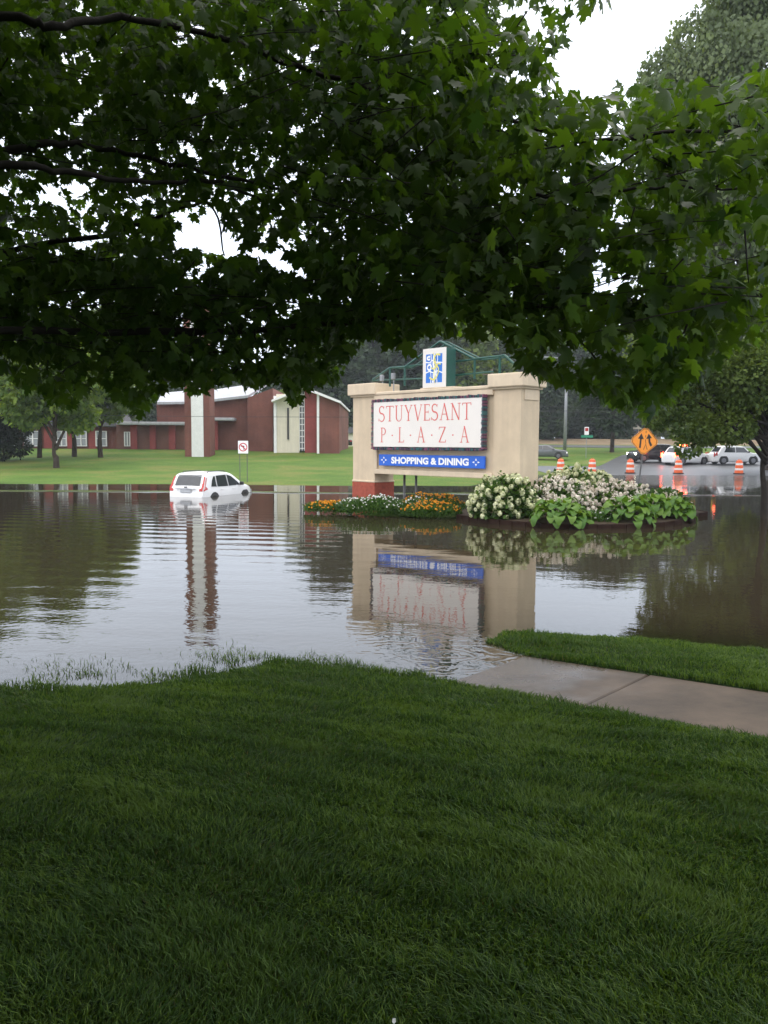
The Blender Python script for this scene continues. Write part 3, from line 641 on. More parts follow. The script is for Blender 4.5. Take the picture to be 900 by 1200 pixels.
# green gable frame over the sign
def sp_(px, py, yb=.6):
    s = at_s(px); p = Vector((SX.x, SX.y, 0))+UD*s+WD*yb
    k = (px-450)/F   # intersect the plane set back by yb
    base = Vector((SX.x, SX.y, 0))+WD*yb; s = (k*base.y-base.x)/(UD.x-k*UD.y); p = base+UD*s
    return Vector((s, yb, P(px, py, p.y).z))
m = MB(); tr = .05
apx = sp_(514, 400)
ch = [sp_(436, 445), sp_(456, 431), sp_(473, 430), apx, sp_(554, 420.5), sp_(585, 417), sp_(588, 416), sp_(604, 430)]
for a, b in zip(ch[:-1], ch[1:]):
    m.tube([a, b], tr, 6)
for a, b in [(sp_(436, 446), sp_(496, 443.5)), (sp_(529, 440), sp_(576, 435.5)), (sp_(456, 431), sp_(496, 427)), (sp_(529, 424), sp_(554, 421))]: m.tube([a, b], tr*.8, 6)
for px, y0, y1 in ((456, 431, 447), (473, 430, 446), (554, 420.5, 438), (583, 417, 433), (529, 405, 448)): m.tube([sp_(px, y0), sp_(px, y1+6)], tr, 6)
back = [c+Vector((0, .5, 0)) for c in ch[1:6]]
for a, b in zip(back[:-1], back[1:]): m.tube([a, b], tr*.8, 6)
for a, b in zip(ch[1:6], back): m.tube([a, b], tr*.7, 6)
m.build('roof_frame', M['green'], sign)
for px, py in ((447, 442), (460, 440)):
    q = sp_(px, py, .3); m = MB(); m.box((q.x-.09, .2, q.z-.18), (q.x+.09, .36, q.z+.10), ch=.025); m.tube([(q.x, .32, q.z-.2), (q.x, .32, 4.6 if q.x > 0 else 5.0)], .03, 6)
    m.build('flood_lamp', M['galv'], sign)
for px in (473, 484.5):
    q = SI @ Vector((*P(px, 590, 36.3 if px < 480 else 35.7).xy, 0)); m = MB(); m.tube([(q.x, .5, -1.8), (q.x, .5, WB+.05)], .055, 8); m.build('steel_post', M['galv_dark'], sign, True)
# the sign is drawn above in units of 0.77 m: bring its meshes to metres
SK = 28.6/37.0
for o in sign.children:
    n = len(o.data.vertices); co = np.empty(n*3, dtype=np.float32); o.data.vertices.foreach_get('co', co); co = co.reshape(-1, 3)*SK; co[:, 2] += CAMZ*(1-SK)
    o.data.vertices.foreach_set('co', co.ravel()); o.data.update()
sign.location = (SX.x*SK, SX.y*SK, 0)
# ------------------------------------------------------------------ cars
def prof_pts(pr, n=10):
    pts = smooth_line([(x, z, 0) for x, z in pr], n); out = []; lx = -1
    for p in pts:
        x = max(p.x, lx+.001); out.append((x, p.y)); lx = x
    return out
def make_car(name, label, L_, Wd, pr, belt, paint, wheels, side_glass, rear_rng, front_rng, tail, head, loc, heading, tumble=.2, zb=.22, rack=False, lit=False, bed=None, H=None):
    root = thing(name, label, 'car', loc, heading)
    pp = prof_pts(pr); H = H or max(z for x, z in pp); hW = Wd/2
    def plan(x):
        a = min(1, max(0, x/.55)); b = min(1, max(0, (L_-x)/.95))
        return (.86+.14*math.sin(a*math.pi/2))*(.74+.26*math.sin(b*math.pi/2))
    def hw(x, z):
        if z < belt: k = 1-.07*((belt-z)/belt)**2
        else: k = 1-tumble*(z-belt)/(H-belt)-.02
        if belt-.05 < z < belt+.02: k = min(k, 1)
        return hW*plan(x)*k
    m = MB(); rings = []
    for x, zt in pp:
        zt = max(zt, zb+.02); r = min(.10, (zt-zb)*.45); ring = [(x, 0, zb), (x, hw(x, zb)*.92, zb)]
        for q in (.08, .3, .5, .7, .86, 1): z = zb+.03+(zt-r-zb-.03)*q; ring.append((x, hw(x, z), z))
        ht = hw(x, zt-r)
        for a in (30, 60, 90): ring.append((x, ht-r*(1-math.cos(R(a)))*1.1, zt-r+r*math.sin(R(a))))
        ring += [(x, ht*.5, zt+.015), (x, 0, zt+.022)]
        rings.append(ring)
    n = len(rings[0]); vs = []
    for rg in rings:
        vs += rg; vs += [(x, -y, z) for x, y, z in rg[1:-1][::-1]]
    k = 2*n-2; fs = []
    for i in range(len(rings)-1):
        for j in range(k): fs.append((i*k+j, i*k+k+j, i*k+k+(j+1) % k, i*k+(j+1) % k))
    fs.append(tuple(range(k))); fs.append(tuple(range((len(rings)-1)*k, len(rings)*k))[::-1])
    m.add(vs, fs); m.build('body', paint, root, True)
    def side_poly(name_, pts, mt, off=.012, sides=(1, -1), th=0):
        o = None
        for sg in sides:
            m = MB(); m.add([(x, sg*(hw(x, z)+off), z) for x, z in pts], [tuple(range(len(pts))) if sg < 0 else tuple(range(len(pts)))[::-1]]); o = m.build(name_, mt, root)
    for g_ in side_glass: side_poly('side_window', g_, M['glass'])
    def prof_strip(name_, z0, z1, front, fr, mt, off=.014, xr=None):
        sel = [(x, z) for x, z in pp if z0 <= z <= z1 and ((x > L_/2) == front)]
        if len(sel) < 2: return
        m = MB(); vs = []
        for x, z in sel:
            y = hw(x, z-.05)*fr; dx = off*(1 if front else -1)
            for q in (-1, -.5, 0, .5, 1): vs.append((x+dx, y*q, z+off*.8+(.02 if abs(q) < 1 else .005)))
        fs = [(i*5+j, i*5+j+1, i*5+6+j, i*5+5+j) for i in range(len(sel)-1) for j in range(4)]
        m.add(vs, fs); return m.build(name_, mt, root)
    prof_strip('rear_window', *rear_rng, False, .74, M['glass']); prof_strip('windscreen', *front_rng, True, .86, M['glass'])
    for (cx, rad) in wheels:
        for sg in (1, -1):
            y = sg*(hw(cx, .4)-.02); m = MB()
            ar = [(cx+(rad+.10)*math.cos(R(a)), sg*(hw(cx, .6)+.008), rad+(rad+.12)*math.sin(R(a))) for a in range(-20, 201, 20)]
            m.add(ar, [tuple(range(len(ar)))]); m.build('wheel_arch', M['dark'], root)
            m = MB(); m.tube([(cx, y-sg*.16, rad), (cx, y-sg*.02, rad), (cx, y+sg*.045, rad)], [rad, rad, rad*.93], 20); w = m.build('wheel', M['tyre'], root)
            m = MB(); m.tube([(cx, y+sg*.046, rad), (cx, y+sg*.055, rad)], [rad*.62, rad*.55], 14); m.build('rim', M['rim'], w)
    for nm, poly, mt in tail: side_poly(nm, poly, mt, .016)
    for y, z, w_, h_, x, mt, nm in head:
        for sg in (1, -1):
            m = MB(); m.box((x-.03, sg*y-w_/2, z-h_/2), (x+.03, sg*y+w_/2, z+h_/2), ch=.012); m.build(nm, mt, root)
    for sg in (1, -1):
        mx_ = front_rng[2] if len(front_rng) > 2 else L_*.64
        m = MB(); m.box((mx_, sg*(hw(mx_, belt)+.03), belt+.02), (mx_+.16, sg*(hw(mx_, belt)+.2), belt+.17), ch=.03); m.build('wing_mirror', M['dark'] if paint == M['carwhite'] else paint, root)
    return root, pp, hw, prof_strip, side_poly
# white suv stranded in the flood
PR = [(0, .25), (.0, .45), (.02, .62), (.06, .82), (.10, 1.0), (.17, 1.1), (.30, 1.34), (.42, 1.52), (.62, 1.62), (1.2, 1.67), (2.0, 1.66), (2.55, 1.57), (3.0, 1.34), (3.38, 1.12), (3.75, 1.04), (4.15, .95), (4.4, .80), (4.5, .6), (4.52, .3)]
wl = G(238.5, 583); hd = R(90-19)
c_loc = Vector((wl.x, wl.y, -.65))
hv = Vector((math.cos(hd), math.sin(hd), 0)); rv = Vector((hv.y, -hv.x, 0))
c_loc = c_loc - rv*.88
car, pp, hwf, pstrip, spoly = make_car('white_suv', 'white SUV stalled up to its wheel arches in the flood, seen from behind', 4.53, 1.82, PR, 1.03, M['carwhite'], [(.86, .36), (3.52, .36)],
    [[(.62, 1.08), (1.05, 1.06), (1.10, 1.50), (.98, 1.50), (.80, 1.34)], [(1.13, 1.06), (2.02, 1.05), (2.02, 1.54), (1.18, 1.52)], [(2.09, 1.05), (3.08, 1.06), (2.85, 1.24), (2.42, 1.47), (2.09, 1.54)]],
    (1.10, 1.50), (1.12, 1.52, 2.95),
    [('tail_light', [(.075, .90), (.12, .90), (.34, .98), (.24, 1.10), (.30, 1.20), (.44, 1.46), (.40, 1.46), (.30, 1.30), (.19, 1.10), (.12, 1.0)], M['tail'])],
    [(.60, .72, .34, .15, 4.37, M['pane_pale'], 'headlight')], c_loc, hd)
for sg in (1, -1):
    m = MB(); vs = []
    sel = [(x, z) for x, z in pp if .86 <= z <= 1.50 and x < 1]
    for x, z in sel:
        w = .17 if z < 1.0 else (.10 if z < 1.2 else .07); y1 = hwf(x, z-.04)*.99; y0 = y1-w
        for y in (y0, y1): vs.append((x-.018, sg*y, z+.014))
    m.add(vs, [(2*i, 2*i+1, 2*i+3, 2*i+2) for i in range(len(sel)-1)]); m.build('tail_light', M['tail'], car)
m = MB(); m.box((.0, -.26, .84), (.055, .26, .97), ch=.01); m.build('number_plate', M['plate'], car)
m = MB(); m.box((-.03, -.5, .985), (.05, .5, 1.02), ch=.01); m.build('tailgate_handle', M['plate'], car)
m = MB(); m.box((-.02, -.06, 1.03), (.085, .06, 1.09), ch=.01); m.build('badge', M['rim'], car)
m = MB(); m.box((-.045, -.80, .50), (.06, .80, .64), ch=.03); m.build('bumper', M['carwhite'], car)
m = MB(); m.box((.36, -.58, 1.545), (.60, .58, 1.60), ch=.02); m.build('spoiler', M['carwhite'], car)
for sg in (1, -1):
    m = MB(); m.tube([(.75, sg*.60, 1.64), (.85, sg*.60, 1.70), (2.1, sg*.60, 1.71), (2.25, sg*.60, 1.64)], .018, 6); m.build('roof_rail', M['dark'], car)
m = MB(); m.box((.50, -.2, .75), (.52, .2, .77)); 
for sg in (1, -1):
    for x in (1.35, 2.35):
        m = MB(); m.box((x, sg*(hwf(x, .95)+.005), .92), (x+.2, sg*(hwf(x, .95)+.035), .95), ch=.008); m.build('door_handle', M['carwhite'], car)
# other vehicles on the far side
PS = [(0, .3), (.02, .7), (.1, .95), (.8, 1.0), (1.3, 1.36), (1.9, 1.44), (2.6, 1.40), (3.3, 1.02), (4.1, .92), (4.5, .75), (4.6, .35)]
def far_sedan(name, label, px, Y, heading, paint, lit=None):
    p = P(px, 530, Y); z = TZ(p.x, Y)+.03
    return make_car(name, label, 4.6, 1.8, PS, .95, paint, [(.95, .32), (3.6, .32)], [[(1.0, .99), (1.95, .98), (1.95, 1.36), (1.4, 1.34)], [(2.0, .98), (3.1, .99), (2.7, 1.2), (2.4, 1.36), (2.0, 1.36)]],
        (1.0, 1.34), (1.05, 1.36, 3.0), [('tail_light', [(.06, .72), (.35, .72), (.35, .86), (.1, .88)], M['tail'])],
        [(.6, .66, .36, .15, 4.45, lit or M['pane_pale'], 'headlight')], (p.x, Y, z), heading)[0]
far_sedan('dark_sedan', 'dark sedan on the far road just right of the monument sign', 614, 86, R(-14), M['cargrey'], mat('dim_headlight', (.8, .8, .8), .3, emit=(1, .95, .85), estr=1.5))
far_sedan('parked_car', 'black parked car between the church gable and the left pillar of the sign', 412, 106, R(190), M['carblack'])
PT = [(0, .4), (.02, .8), (.08, 1.02), (.4, 1.10), (.9, 1.70), (1.5, 1.80), (2.6, 1.78), (3.1, 1.66), (3.7, 1.18), (4.5, 1.08), (4.85, .9), (4.95, .4)]
def far_suv(name, label, px, Y, heading, paint, hm, tm):
    p = P(px, 530, Y); z = TZ(p.x, Y)+.03
    return make_car(name, label, 4.95, 1.95, PT, 1.12, paint, [(.95, .38), (3.95, .38)], [[(.95, 1.17), (2.1, 1.16), (2.1, 1.66), (1.25, 1.66)], [(2.17, 1.16), (3.45, 1.16), (3.0, 1.64), (2.17, 1.66)]],
        (1.17, 1.66), (1.24, 1.62, 3.35), [('tail_light', [(.06, .85), (.32, .85), (.3, 1.3), (.14, 1.08)], tm)],
        [(.68, .82, .40, .2, 4.82, hm, 'headlight'), (.84, .95, .18, .42, .03, tm, 'brake_light')], (p.x, Y, z), heading, tumble=.16)[0]
far_suv('dark_suv', 'dark SUV with lit headlights facing left behind the orange merge sign', 790, 83, R(193), M['carblack'], M['head_on'], M['tail'])
far_suv('emergency_suv', 'white SUV with red flashing lights on the road beside the middle orange drum', 783, 79, R(28), M['carwhite'], M['pane_pale'], M['tail_on'])
far_suv('white_suv', 'white SUV half hidden by the branches at the right', 832, 80, R(5), M['carwhite'], M['pane_pale'], M['tail'])
e_s = bpy.data.objects['emergency_suv']
m = MB(); m.box((1.9, -.55, 1.83), (2.2, .0, 1.98), 0, .02); m.box((1.9, .003, 1.83), (2.2, .55, 1.98), 1, .02); m.build('light_bar', [M['tail_on'], M['amber_on']], e_s)
# ------------------------------------------------------------------ traffic drums
def make_drum():
    root = thing('traffic_drum', 'x', 'traffic drum', group='orange and white drums across the flooded road')
    m = MB(); n = 18
    def ringed(z0, z1, r0, r1, mi):
        vs = [(r0*math.cos(2*math.pi*i/n), r0*math.sin(2*math.pi*i/n), z0) for i in range(n)]+[(r1*math.cos(2*math.pi*i/n), r1*math.sin(2*math.pi*i/n), z1) for i in range(n)]
        m.add(vs, [(i, (i+1) % n, n+(i+1) % n, n+i) for i in range(n)], mi)
    zz = [.06, .24, .25, .42, .43, .60, .61, .78, .79, .93]; rr = [.29, .285, .275, .27, .26, .255, .245, .24, .23, .20]
    for i in range(len(zz)-1): ringed(zz[i], zz[i+1], rr[i], rr[i+1], 0)
    ringed(.93, .97, .20, .10, 0); m.build('barrel', M['orange'], root, True)
    for z0, r0, r1 in ((.27, .279, .275), (.63, .249, .246)):
        m = MB(); ringed(z0, z0+.14, r0, r1, 0); m.build('reflective_band', M['drumwhite'], root, True)
    m = MB(); ringed(0, .07, .38, .36, 0); ringed(.07, .072, .36, .2, 0); m.build('rubber_base', M['tyre'], root)
    m = MB(); m.tube([(-.1, 0, .96), (-.06, 0, 1.03), (.06, 0, 1.03), (.1, 0, .96)], .018, 6); m.build('handle', M['orange'], root); return root
dr = make_drum()
for i, (px, py, sc, lb) in enumerate([(738.5, 551.5, 1, 'orange and white striped drum just left of the diamond merge sign'), (795, 551.5, 1, 'orange and white striped drum in front of the white SUV with red lights'), (866, 551.5, 1, 'orange and white striped drum furthest right, near the trunk of the standing tree'),
      (657, 549.5, 1, 'orange and white striped drum nearest the sign pillar, behind the white shrubs'), (694, 547.5, 1, 'orange and white striped drum behind the top of the cream hydrangea')]):
    o = dr if i == 0 else copy_tree(dr); Yd = 65.5; p = P(px, py, Yd); o.location = (p.x, Yd, max(TZ(p.x, Yd), -.05)+.02); o['label'] = lb; o.scale = (1.15,)*3
# ------------------------------------------------------------------ merge sign
p = P(747, 572, 43.5); mtop = P(758, 483, 43.3)
ms = thing('merge_sign', 'orange diamond road sign with two black merging arrows on a leaning post', 'road sign', (p.x, 43.5, -.4))
c0 = P(755, 517, 43.4)-ms.location; base = Vector((0, 0, 0))
m = MB(); dirv = (c0-base); m.tube([base, base+dirv*1.12], .045, 8); m.build('post', M['galv_dark'], ms)
tilt = math.atan2(dirv.x, dirv.z)
TM = Matrix.Translation(c0+Vector((0, -.06, 0))) @ Matrix.Rotation(tilt, 4, 'Y')
hd_ = .79
def dia(r, c=.10): return [(x, z) for x, z in [(-c, r-c), (c, r-c), (r-c, c), (r-c, -c), (c, -r+c), (-c, -r+c), (-r+c, -c), (-r+c, c)]]
m = MB(); m.M = TM; m.prism([(x, 0, z) for x, z in dia(hd_)], (0, .02, 0)); m.build('sign_plate', M['sign_orange'], ms)
m = MB(); m.M = TM
o1, o2 = dia(hd_-.035), dia(hd_-.065); m.add([(x, -.002, z) for x, z in o1]+[(x, -.002, z) for x, z in o2], [(i, (i+1) % 8, 8+(i+1) % 8, 8+i) for i in range(8)])
def a_poly(pts): m.add([(x, -.003, z) for x, z in pts], [tuple(range(len(pts)))])
a_poly([(-.26, -.38), (-.16, -.38), (-.17, .16), (-.26, .16)]); a_poly([(-.37, .10), (-.05, .10), (-.215, .40)])
a_poly([(.34, -.26), (.43, -.18), (.31, .02), (.27, .20), (.18, .17), (.21, -.04)]); a_poly([(.07, .12), (.37, .20), (.17, .42)])
a_poly([(-.02, -.44), (.0, -.47), (.10, -.12), (.08, -.10)]); a_poly([(.06, -.10), (.09, -.10), (.04, .1), (.01, .1)]); a_poly([(.01, .2), (.04, .2), (.04, .32), (.01, .32)]); a_poly([(.01, .42), (.04, .42), (.03, .56), (.0, .56)])
a_poly([(.18, -.45), (.20, -.42), (.10, -.18), (.085, -.21)])
m.build('arrows', M['black'], ms)
# ------------------------------------------------------------------ no left turn sign
q = P(285, 524, 46.5)
ns = thing('no_left_turn_sign', 'small white square no left turn sign on two thin posts at the lawn edge', 'road sign', (q.x, 46.5, -.2))
zc = q.z+.2
for sx in (-.20, .22): m = MB(); m.tube([(sx, 0, 0), (sx, 0, zc+.1)], .022, 6); m.build('post', M['galv_dark'], ns)
m = MB(); m.box((-.29, -.04, zc-.36), (.29, -.022, zc+.36), ch=.006); m.build('sign_plate', M['white_print'], ns)
def annulus(mb, cx, cz, r0, r1, y, n=28):
    vs = [(cx+r*math.cos(2*math.pi*i/n), y, cz+r*math.sin(2*math.pi*i/n)) for r in (r0, r1) for i in range(n)]; mb.add(vs, [(i, (i+1) % n, n+(i+1) % n, n+i) for i in range(n)])
m = MB(); annulus(m, 0, zc, .19, .245, -.044); m.add([(-.16, -.046, zc+.12), (-.12, -.046, zc+.16), (.16, -.046, zc-.12), (.12, -.046, zc-.16)], [(0, 1, 2, 3)]); m.build('prohibition_ring', mat('ring_red', (.55, .03, .05), .5), ns)
m = MB(); m.add([(.02, -.043, zc-.15), (.07, -.043, zc-.15), (.07, -.043, zc+.08), (-.04, -.043, zc+.08), (-.04, -.043, zc+.03), (.02, -.043, zc+.03)], [tuple(range(6))]); m.add([(-.04, -.0435, zc+.0), (-.04, -.0435, zc+.12), (-.14, -.0435, zc+.055)], [(0, 1, 2)]); m.build('turn_arrow', M['black'], ns)
# ------------------------------------------------------------------ church
def PX(px, py, Y): return P(px, py, Y)
def bxp(mb, x0, y0, x1, y1, Y, dep=.3, mi=0, ch=0):
    a = P(x0, y1, Y); b = P(x1, y0, Y); mb.box((a.x, Y, a.z), (b.x, Y+dep, b.z), mi, ch); return mb
def plp(mb, pts, Y, dep=.3, mi=0): return mb.prism([(P(x, y, Y).x, Y, P(x, y, Y).z) for x, y in pts], (0, dep, 0), mi)
CY = 82.0; c = P(260, 530, CY)
church = thing('church', 'red brick church with a cream panel in its gable and a long low wing', 'church', (0, 0, 0))
wing = bxp(MB(), 137, 497, 246, 540, CY, 9).build('wall', M['brick_dull'], church)
bxp(MB(), -40, 499, 136.9, 540, CY+1.5, 10).build('wall', M['brick'], church)
bxp(MB(), 184, 473, 246, 500, CY+3, 12).build('wall', M['brick'], church)
bxp(MB(), 246.2, 467, 290, 540, CY+.6, 14).build('wall', M['brick'], church)
plp(MB(), [(290.2, 540), (290.2, 466), (319.8, 455), (319.8, 540)], CY-.6, 16).build('wall', M['brick'], church)
for x0, x1, y0 in ((136, 217.5, 494.5), (243, 274, 489.5)):
    bxp(MB(), x0, y0, x1, y0+3.2, CY-.8, 1.6, 0, .05).build('eave', M['roof'], church)
bxp(MB(), -40, 495.5, 136, 499, CY+.8, 3, 0, .05).build('eave', M['grey_roof'], church)
m = MB(); plp(m, [(-40, 495.4), (136, 495.4), (128, 482), (-40, 482)], CY+3, 6); m.build('roof', M['grey_roof'], church)
for x0, x1, y0 in ((153, 160, 497.7), (175.5, 182, 497.7), (198, 205, 497.7), (247.5, 255, 493), (104, 112, 500), (52, 66, 500), (79, 87, 500)):
    bxp(MB(), x0, y0, x1, 529.5, CY-.25 if x0 > 140 else CY+1.3, .24, 0).build('pilaster', M['brick_red'], church)
# roofs
def slab(name, pts, mt, th=.25): m = MB(); m.prism([Vector(p) for p in pts], (0, 0, th)); return m.build(name, mt, church)
a, b, c_, d_ = P(184, 474, CY+2.5), P(246, 473, CY+2.5), P(246, 458, CY+9), P(190, 463, CY+9)
slab('roof', [a, b, c_, d_], M['roof'])
a, b, c_, d_ = P(243, 471.5, CY), P(291, 466, CY), P(318, 449, CY+9), P(246, 460, CY+9)
slab('roof', [a, b, c_, d_], M['roof'])
# gable end
GY = CY-2.0
bxp(MB(), 324, 462, 350.5, 540, GY, .4).build('cross_panel', M['cream'], church)
cp = [o for o in church.children if o.name.startswith('cross_panel')][0]
m = MB(); bxp(m, 336.6, 478, 338.4, 515, GY-.14, .12); m.build('slit', M['dark'], cp)
bxp(MB(), 321, 464, 323.8, 540, GY-.2, .6).build('white_post', M['white'], church)
bxp(MB(), 371.3, 461.5, 374, 540, GY-1.0, .5).build('white_post', M['white'], church)
wn = bxp(MB(), 350.7, 458, 357, 528, GY+.25, .1).build('window', M['glass'], church)
m = MB()
for y in range(462, 528, 7): bxp(m, 350.7, y, 357, y+.9, GY+.12, .1)
for x in (350.7, 353.6, 356.3): bxp(m, x, 458, x+.7, 528, GY+.10, .1)
m.build('mullion', M['white'], wn)
plp(MB(), [(357.2, 540), (357.2, 457), (371.2, 461), (371.2, 540)], GY-.15, 1).build('wall', M['brick_red'], church)
plp(MB(), [(374.1, 540), (374.1, 463), (397.6, 472), (397.6, 540)], GY-.9, 20).build('wall', M['brick'], church)
plp(MB(), [(318, 471), (318, 468.6), (357, 452.8), (357, 456)], GY-1.2, 22).build('roof', M['white'], church)
plp(MB(), [(357.2, 456.3), (357.2, 453.2), (399, 469.8), (399, 472.6)], GY-1.5, 22).build('roof', M['white'], church)
# windows
def win(x0, y0, x1, y1, Y, nx_=2, ny_=2):
    w = bxp(MB(), x0, y0, x1, y1, Y, .08).build('window', M['pane_pale'], church); m = MB(); t_ = .8
    for i in range(nx_+1):
        x = x0+(x1-x0-t_)*i/nx_; bxp(m, x, y0, x+t_, y1, Y-.06, .1)
    for i in range(ny_+1):
        y = y0+(y1-y0-t_)*i/ny_; bxp(m, x0, y, x1, y+t_*.8, Y-.05, .08)
    m.build('frame', M['white'], w)
for x0, x1 in ((28, 48), (66, 78), (88, 101.5), (112, 125), (4, 18)): win(x0, 505, x1, 523, CY+1.35)
win(145.5, 506, 154-1.5, 523, CY-.1, 2, 1)
tower = thing('bell_tower', 'tall brick bell tower with a white central strip in front of the church', 'tower', (0, 0, 0))
TY = 75.0
ttop = 345
for x0, x1 in ((217, 224.6), (236.3, 244)):
    bxp(MB(), x0, ttop, x1, 541, TY, 2.2).build('wall', M['brick'], tower)
bxp(MB(), 224.7, ttop-4, 236.2, 539, TY-.12, 2.2).build('white_strip', M['white'], tower)
bxp(MB(), 216, ttop-2.5, 224.6, ttop, TY-.1, 2.4, 0, .03).build('cap', M['galv'], tower); bxp(MB(), 236.3, ttop-2.5, 245, ttop, TY-.1, 2.4, 0, .03).build('cap', M['galv'], tower)
# pale shed behind the gap, houses up the road
def house(name, label, px0, px1, py_top, py_b, Y, wm_, rm, wn_=True, apex=None):
    h_ = thing(name, label, 'house', (0, 0, 0)); a = P(px0, py_b, Y); b = P(px1, py_top, Y); zb_ = min(a.z, TZ(a.x, Y))-.3
    MB().box((a.x, Y, zb_), (b.x, Y+7, b.z)).build('wall', wm_, h_)
    ov = .4; cx = (a.x+b.x)/2; ht = apex if apex else (b.x-a.x)*.28
    m = MB(); m.prism([(a.x-ov, Y-ov, b.z+.004), (cx, Y-ov, b.z+ht), (b.x+ov, Y-ov, b.z+.004)], (0, 7+2*ov, 0)); m.build('roof', rm, h_)
    if wn_:
        for k in (.3, .7):
            x = a.x+(b.x-a.x)*k; zc_ = (b.z+max(a.z, zb_+1))/2; m = MB().box((x-.45, Y-.05, zc_-.5), (x+.45, Y-.004, zc_+.6)); w = m.build('window', M['glass'], h_)
            MB().box((x-.55, Y-.07, zc_-.62), (x+.55, Y-.052, zc_-.5)).build('sill', M['white'], w)
    return h_
house('tan_house', 'small tan house with a low gabled roof beyond the brown bank', 735, 749, 503, 516, 142, M['siding'], M['cream'], True, 1.2)
hb = house('brick_house', 'dark roofed house with a red brick chimney behind the orange sign', 749.5, 775, 502, 516, 150, M['siding'], M['grey_roof'])
a = P(751, 500, 150); b = P(757, 491, 150); MB().box((a.x, 151, a.z-1), (b.x, 152, b.z)).build('chimney', M['brick'], hb)
house('blue_house', 'pale blue grey house roof low behind the far road', 715, 731, 508, 516, 155, M['galv'], M['roof'])
house('white_outbuilding', 'cream outbuilding beyond the parking lot between church and sign', 397, 425, 508, 523, 118, M['cream'], M['grey_roof'], False)
# ------------------------------------------------------------------ poles, signals, wires
q = P(662, 520, 92); zb_ = TZ(q.x, 92)
lp = thing('light_pole', 'tall pale steel pole standing on the grass right of the monument sign', 'pole', (q.x, 92, zb_))
m = MB(); m.tube([(0, 0, -.3), (0, 0, 5), (0, 0, 10.5)], [.20, .17, .12], 10); m.build('shaft', M['galv'], lp, True)
m = MB(); m.tube([(0, 0, 10.3), (-.8, 0, 10.9), (-2.2, 0, 11.0)], .06, 6); m.build('arm', M['galv'], lp)
m = MB(); m.box((-2.9, -.16, 10.9), (-2.1, .16, 11.06), ch=.04); m.build('lamp_head', M['galv'], lp)
q = P(687, 520, 88); zb_ = TZ(q.x, 88)
st = thing('street_sign', 'thin signpost with a small red and white sign above a green street name blade', 'road sign', (q.x, 88, zb_))
MB().tube([(0, 0, -.2), (0, 0, P(687, 500, 88).z-zb_)], .035, 6).build('post', M['galv'], st)
z1 = P(687, 505, 88).z-zb_; MB().box((-.24, -.06, z1-.42), (.24, -.04, z1+.42), ch=.01).build('white_plate', M['white_print'], st)
MB().box((-.17, -.075, z1-.02), (.17, -.062, z1+.32)).build('red_panel', M['tail'], st)
z1 = P(687, 511.5, 88).z-zb_; MB().box((-.6, -.05, z1-.13), (.7, -.03, z1+.13), ch=.01).build('street_name_blade', mat('street_green', (.02, .25, .14), .5), st)
sig_y = 90
def signal(px, py, label, mt):
    q = P(px, py, sig_y); t_ = thing('traffic_light', label, 'traffic light', (q.x, sig_y, q.z), 0, 'traffic lights on the span wire')
    m = MB(); m.box((-.2, 0, -.85), (.2, .3, .35), ch=.03); m.build('housing', mat('signal_yellow', (.45, .30, .03), .5) if 'signal_yellow' not in bpy.data.materials else bpy.data.materials['signal_yellow'], t_)
    for k, mm_ in enumerate((mt, M['dark'], M['dark'])):
        z = .15-k*.38; m = MB(); m.tube([(0, -.02, z), (0, -.004, z)], .17, 14); m.build('lens', mm_, t_)
        m = MB(); pts = [(.19*math.cos(R(a)), .19*math.sin(R(a))) for a in range(0, 181, 20)]; m.add([(x, -.004, z+zz) for x, zz in pts]+[(x, -.25, z+zz) for x, zz in pts], [(i, i+1, 10+i+1, 10+i) for i in range(9)]); m.build('visor', M['dark'], t_)
    m = MB(); m.tube([(0, .15, .34), (0, .15, 1.3)], .03, 6); m.build('hanger', M['galv'], t_); return q.z+1.3
zt1 = signal(816, 497, 'traffic light with an orange-red glow, left of the two seen through the tree', M['sig_on'])
zt2 = signal(840, 499, 'traffic light glowing red, right of the two seen through the tree', M['sig_on'])
def upole(px, Y, hgt, label):
    q = P(px, 520, Y); zb_ = TZ(q.x, Y); t_ = thing('utility_pole', label, 'pole', (q.x, Y, zb_), 0, 'wooden utility poles')
    MB().tube([(0, 0, -.5), (0, 0, hgt)], [.17, .12], 10).build('shaft', M['wood_pole'], t_, True)
    MB().box((-1.1, -.06, hgt-.7), (1.1, .06, hgt-.55)).build('crossarm', M['wood_pole'], t_); return Vector((q.x, Y, zb_+hgt))
def wire(label, a, b, sag, r=.018):
    pts = [a.lerp(b, i/24)-Vector((0, 0, sag*4*(i/24)*(1-i/24))) for i in range(25)]
    m = MB(); m.tube(pts, r, 5); o = m.build('overhead_wire', M['dark'], None); tag(o, label, 'wire', 'overhead wires')
aL = upole(-190, 70, 6.5, 'wooden utility pole left of the church, outside the picture'); aR = upole(1080, 96, 11, 'wooden utility pole beyond the right edge')
aM = upole(575, 96, 9.5, 'wooden utility pole behind the sign pillar')
wire('thin wire crossing in front of the church', Vector((aL.x, aL.y, P(0, 486, 70).z+.3)), P(590, 488, 70), .25)
wire('upper overhead wire right of the sign', Vector((aM.x, 96, P(632, 474, 96).z)), Vector((aR.x, 96, P(800, 470, 96).z+.6)), .8, .03)
wire('middle overhead wire right of the sign', Vector((aM.x, 96, P(632, 480, 96).z)), Vector((aR.x, 96, P(800, 476, 96).z+.4)), .8, .03)
wire('lowest overhead wire right of the sign', Vector((aM.x, 96, P(632, 487, 96).z)), Vector((aR.x, 96, P(800, 480, 96).z+.4)), .8, .03)
sL, sR = upole(612, 90, 9, 'wooden utility pole holding the span wire, hidden behind the sign pillar'), upole(990, 90, 9, 'wooden utility pole beyond the right edge holding the signals')
